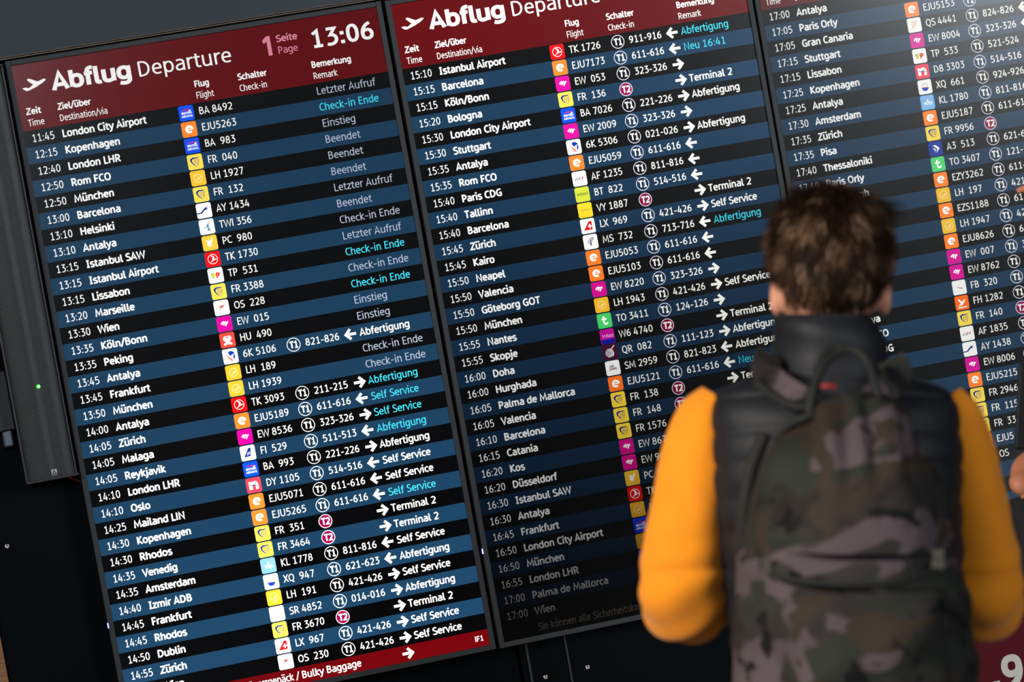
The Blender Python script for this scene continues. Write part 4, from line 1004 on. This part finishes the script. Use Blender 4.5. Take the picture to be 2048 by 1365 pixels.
V, F = path_tube([(1552, 880, D1-.22), (1580, 850, D1-.24), (1612, 835, D1-.25), (1660, 828, D1-.245), (1720, 832, D1-.245), (1770, 830, D1-.24), (1800, 850, D1-.23)], .0050)
mesh_obj('drawstring', V, F, M['strap'], pk, smooth=True)
V, F = path_tube([(1530, 870, D1-.15), (1505, 930, D1-.16), (1492, 1000, D1-.16), (1486, 1080, D1-.15), (1488, 1140, D1-.14)], .0105)
mesh_obj('side_cord', V, F, M['strap'], pk, smooth=True)
lb = strap('label_tab', [(1642, 772, D1-.150), (1656, 772, D1-.152), (1672, 773, D1-.150)], .006, M['red_label'], pk); lb['label'] = 'small red tab'

# ------------------------------------------------------------------ second person at the right edge, with a phone
D2 = 5.75
c2 = W(2330, 1300, D2); base2 = Vector((c2.x+.10, c2.y, 0))
p2 = empty('person', base2, 'person in black at the right edge, fingertip and raised hand in view', 'person')
tcen = lambda py: 2330+(py-700)*.13
parts = [loft([(tcen(330), 345, D2, 40, .05), (tcen(330), 370, D2, 82, .09), (tcen(400), 430, D2, 90, .10), (tcen(470), 490, D2+.01, 78, .09), (tcen(520), 530, D2+.01, 62, .065), (tcen(560), 590, D2, 66, .06),
               (tcen(600), 620, D2, 130, .08), (tcen(650), 660, D2, 196, .10), (tcen(800), 800, D2, 190, .12), (tcen(1000), 1000, D2, 172, .11), (tcen(1200), 1200, D2, 180, .12), (tcen(1330), 1330, D2, 176, .12)], 30, 4, 2.2)]
fc2 = W(tcen(450), 450, D2)
parts += [ell(fc2+AX_F*.10-AX_U*.01, (AX_R*.014, AX_F*.026, AX_U*.024), 12), ell(fc2+AX_F*.085-AX_U*.055, (AX_R*.03, AX_F*.022, AX_U*.022), 12)]
for s in (-1, 1): parts.append(ell(fc2+AX_R*.082*s, (AX_R*.009, AX_F*.017, AX_U*.03), 12))
wr1 = W(2040, 972, D2); wr2 = W(2196, 372, D2+.25)
ARMA = [(2180, 700, D2-.02, 50, 1.), (2150, 860, D2-.06, 46, 1.), (2140, 1120, D2-.06, 44, 1.), (2110, 1230, D2-.05, 42, 1.), (2078, 1130, D2-.02, 36, 1.), (2044, 1000, D2, 27, 1.)]
ARMB = [(2480, 700, D2+.02, 50, 1.), (2500, 820, D2+.10, 46, 1.), (2440, 860, D2+.20, 42, 1.), (2330, 640, D2+.25, 36, 1.), (2215, 400, D2+.25, 27, 1.)]
parts += [limb(ARMA, 18, 4), limb(ARMB, 18, 4)]
HS = -1
hpa, tip, td = hand_parts(wr1, AX_U*.55+AX_R*.55+AX_F*.45, AX_R*.3+AX_F*.9, HS, .95, .9); parts += hpa
hpb, _, _ = hand_parts(wr2, -AX_R, -AX_U*.9+AX_F*.2, -1, 1.0, 1.05, True); parts += hpb
hip2 = W(tcen(1320), 1320, D2)
for s in (-1, 1):
    h = hip2+Vector((.10*s, 0, 0)); k = Vector((base2.x+.11*s, base2.y+.01, .50)); a = Vector((base2.x+.12*s, base2.y-.02, .09))
    parts.append(wl([h, (h+k)/2, k, (k+a)/2, a], [.09, .08, .06, .054, .036]))
    parts.append(ell(a+Vector((0, .06, -.055)), (Vector((.04, 0, 0)), Vector((0, .12, 0)), Vector((0, 0, .028))), 14))
body_obj('body', parts, M['skin2'], p2, .004)
V, F = ell(tip+td*.004-AX_F*.007, (AX_R*.005, AX_F*.002, AX_U*.007), 10); mesh_obj('thumbnail', V, F, M['nail'], p2, smooth=True)
V, F = join(limb([(r[0], r[1], r[2], r[3]*1.36, 1.) for r in ARMA[:-1]]+[(2056, 1040, D2-.002, 40, 1.), (2044, 996, D2, 36, 1.)], 32, 6, lambda t, u, p: .004*fnoise(p, 12, 3)),
            limb([(r[0], r[1], r[2], r[3]*1.36, 1.) for r in ARMB], 32, 6, lambda t, u, p: .004*fnoise(p, 12, 6)),
            loft([(tcen(590), 600, D2, 84, .08), (tcen(630), 640, D2, 190, .11), (tcen(800), 800, D2, 206, .14), (tcen(1000), 1000, D2, 190, .13), (tcen(1260), 1260, D2, 200, .14)], 36, 5, 2.3))
mesh_obj('jacket', V, F, M['dark_cloth'], p2, smooth=True)['label'] = 'plain black jacket'
tp = [loft([(tcen(1230), 1230, D2, 186, .13), (tcen(1330), 1330, D2, 190, .13), (tcen(1420), 1420, D2, 170, .115)], 28, 3, 2.2)]
for s in (-1, 1):
    h = hip2+Vector((.09*s, 0, -.02)); k = Vector((base2.x+.11*s, base2.y+.01, .50)); a = Vector((base2.x+.12*s, base2.y-.02, .07))
    tp.append(wl([h, (h+k)/2, k, (k+a)/2, a], [.108, .095, .078, .072, .068]))
    V, F = join(ell(a+Vector((0, .06, -.030)), (Vector((.046, 0, 0)), Vector((0, .142, 0)), Vector((0, 0, .038))), 18), box_data(a.x-.045, a.x+.045, a.y-.075, a.y+.19, .001, .022))
    mesh_obj('shoe', V, F, M['shoe'], p2)
body_obj('trousers', tp, M['trousers'], p2, .008)
v_, f_ = ell(fc2+AX_U*.028-AX_F*.008, (AX_R*.092, AX_F*.108, AX_U*.088), 30)
kp = [q for q in f_ if all((v_[i]-fc2).dot(AX_U) > (-.02 if (v_[i]-fc2).dot(AX_F) < .03 else .06) for i in q)]
mesh_obj('hair', v_, kp, M['hair'], p2, smooth=True, col=[(.03, .016, .009, 1)]*len(kp))
# phone held upright
ph0 = W(2081, 812, D2+.040)
ph = empty('phone', ph0, 'black phone held upright at the right edge', 'phone')
pu = (AX_U+AX_R*.05).normalized(); pr = (AX_R-AX_U*.05).normalized()
V, F = box_data(-.046, .046, -.0045, .0045, -.086, .080)
o = mesh_obj('case', [ph0+pr*x+AX_F*y+pu*z for x, y, z in V], F, M['phone'], ph); b_ = o.modifiers.new('bevel', 'BEVEL'); b_.width = .004; b_.segments = 3
V, F = box_data(-.042, .042, .0046, .0052, -.080, .074)
mesh_obj('glass', [ph0+pr*x+AX_F*y+pu*z for x, y, z in V], F, M['phone'], ph)
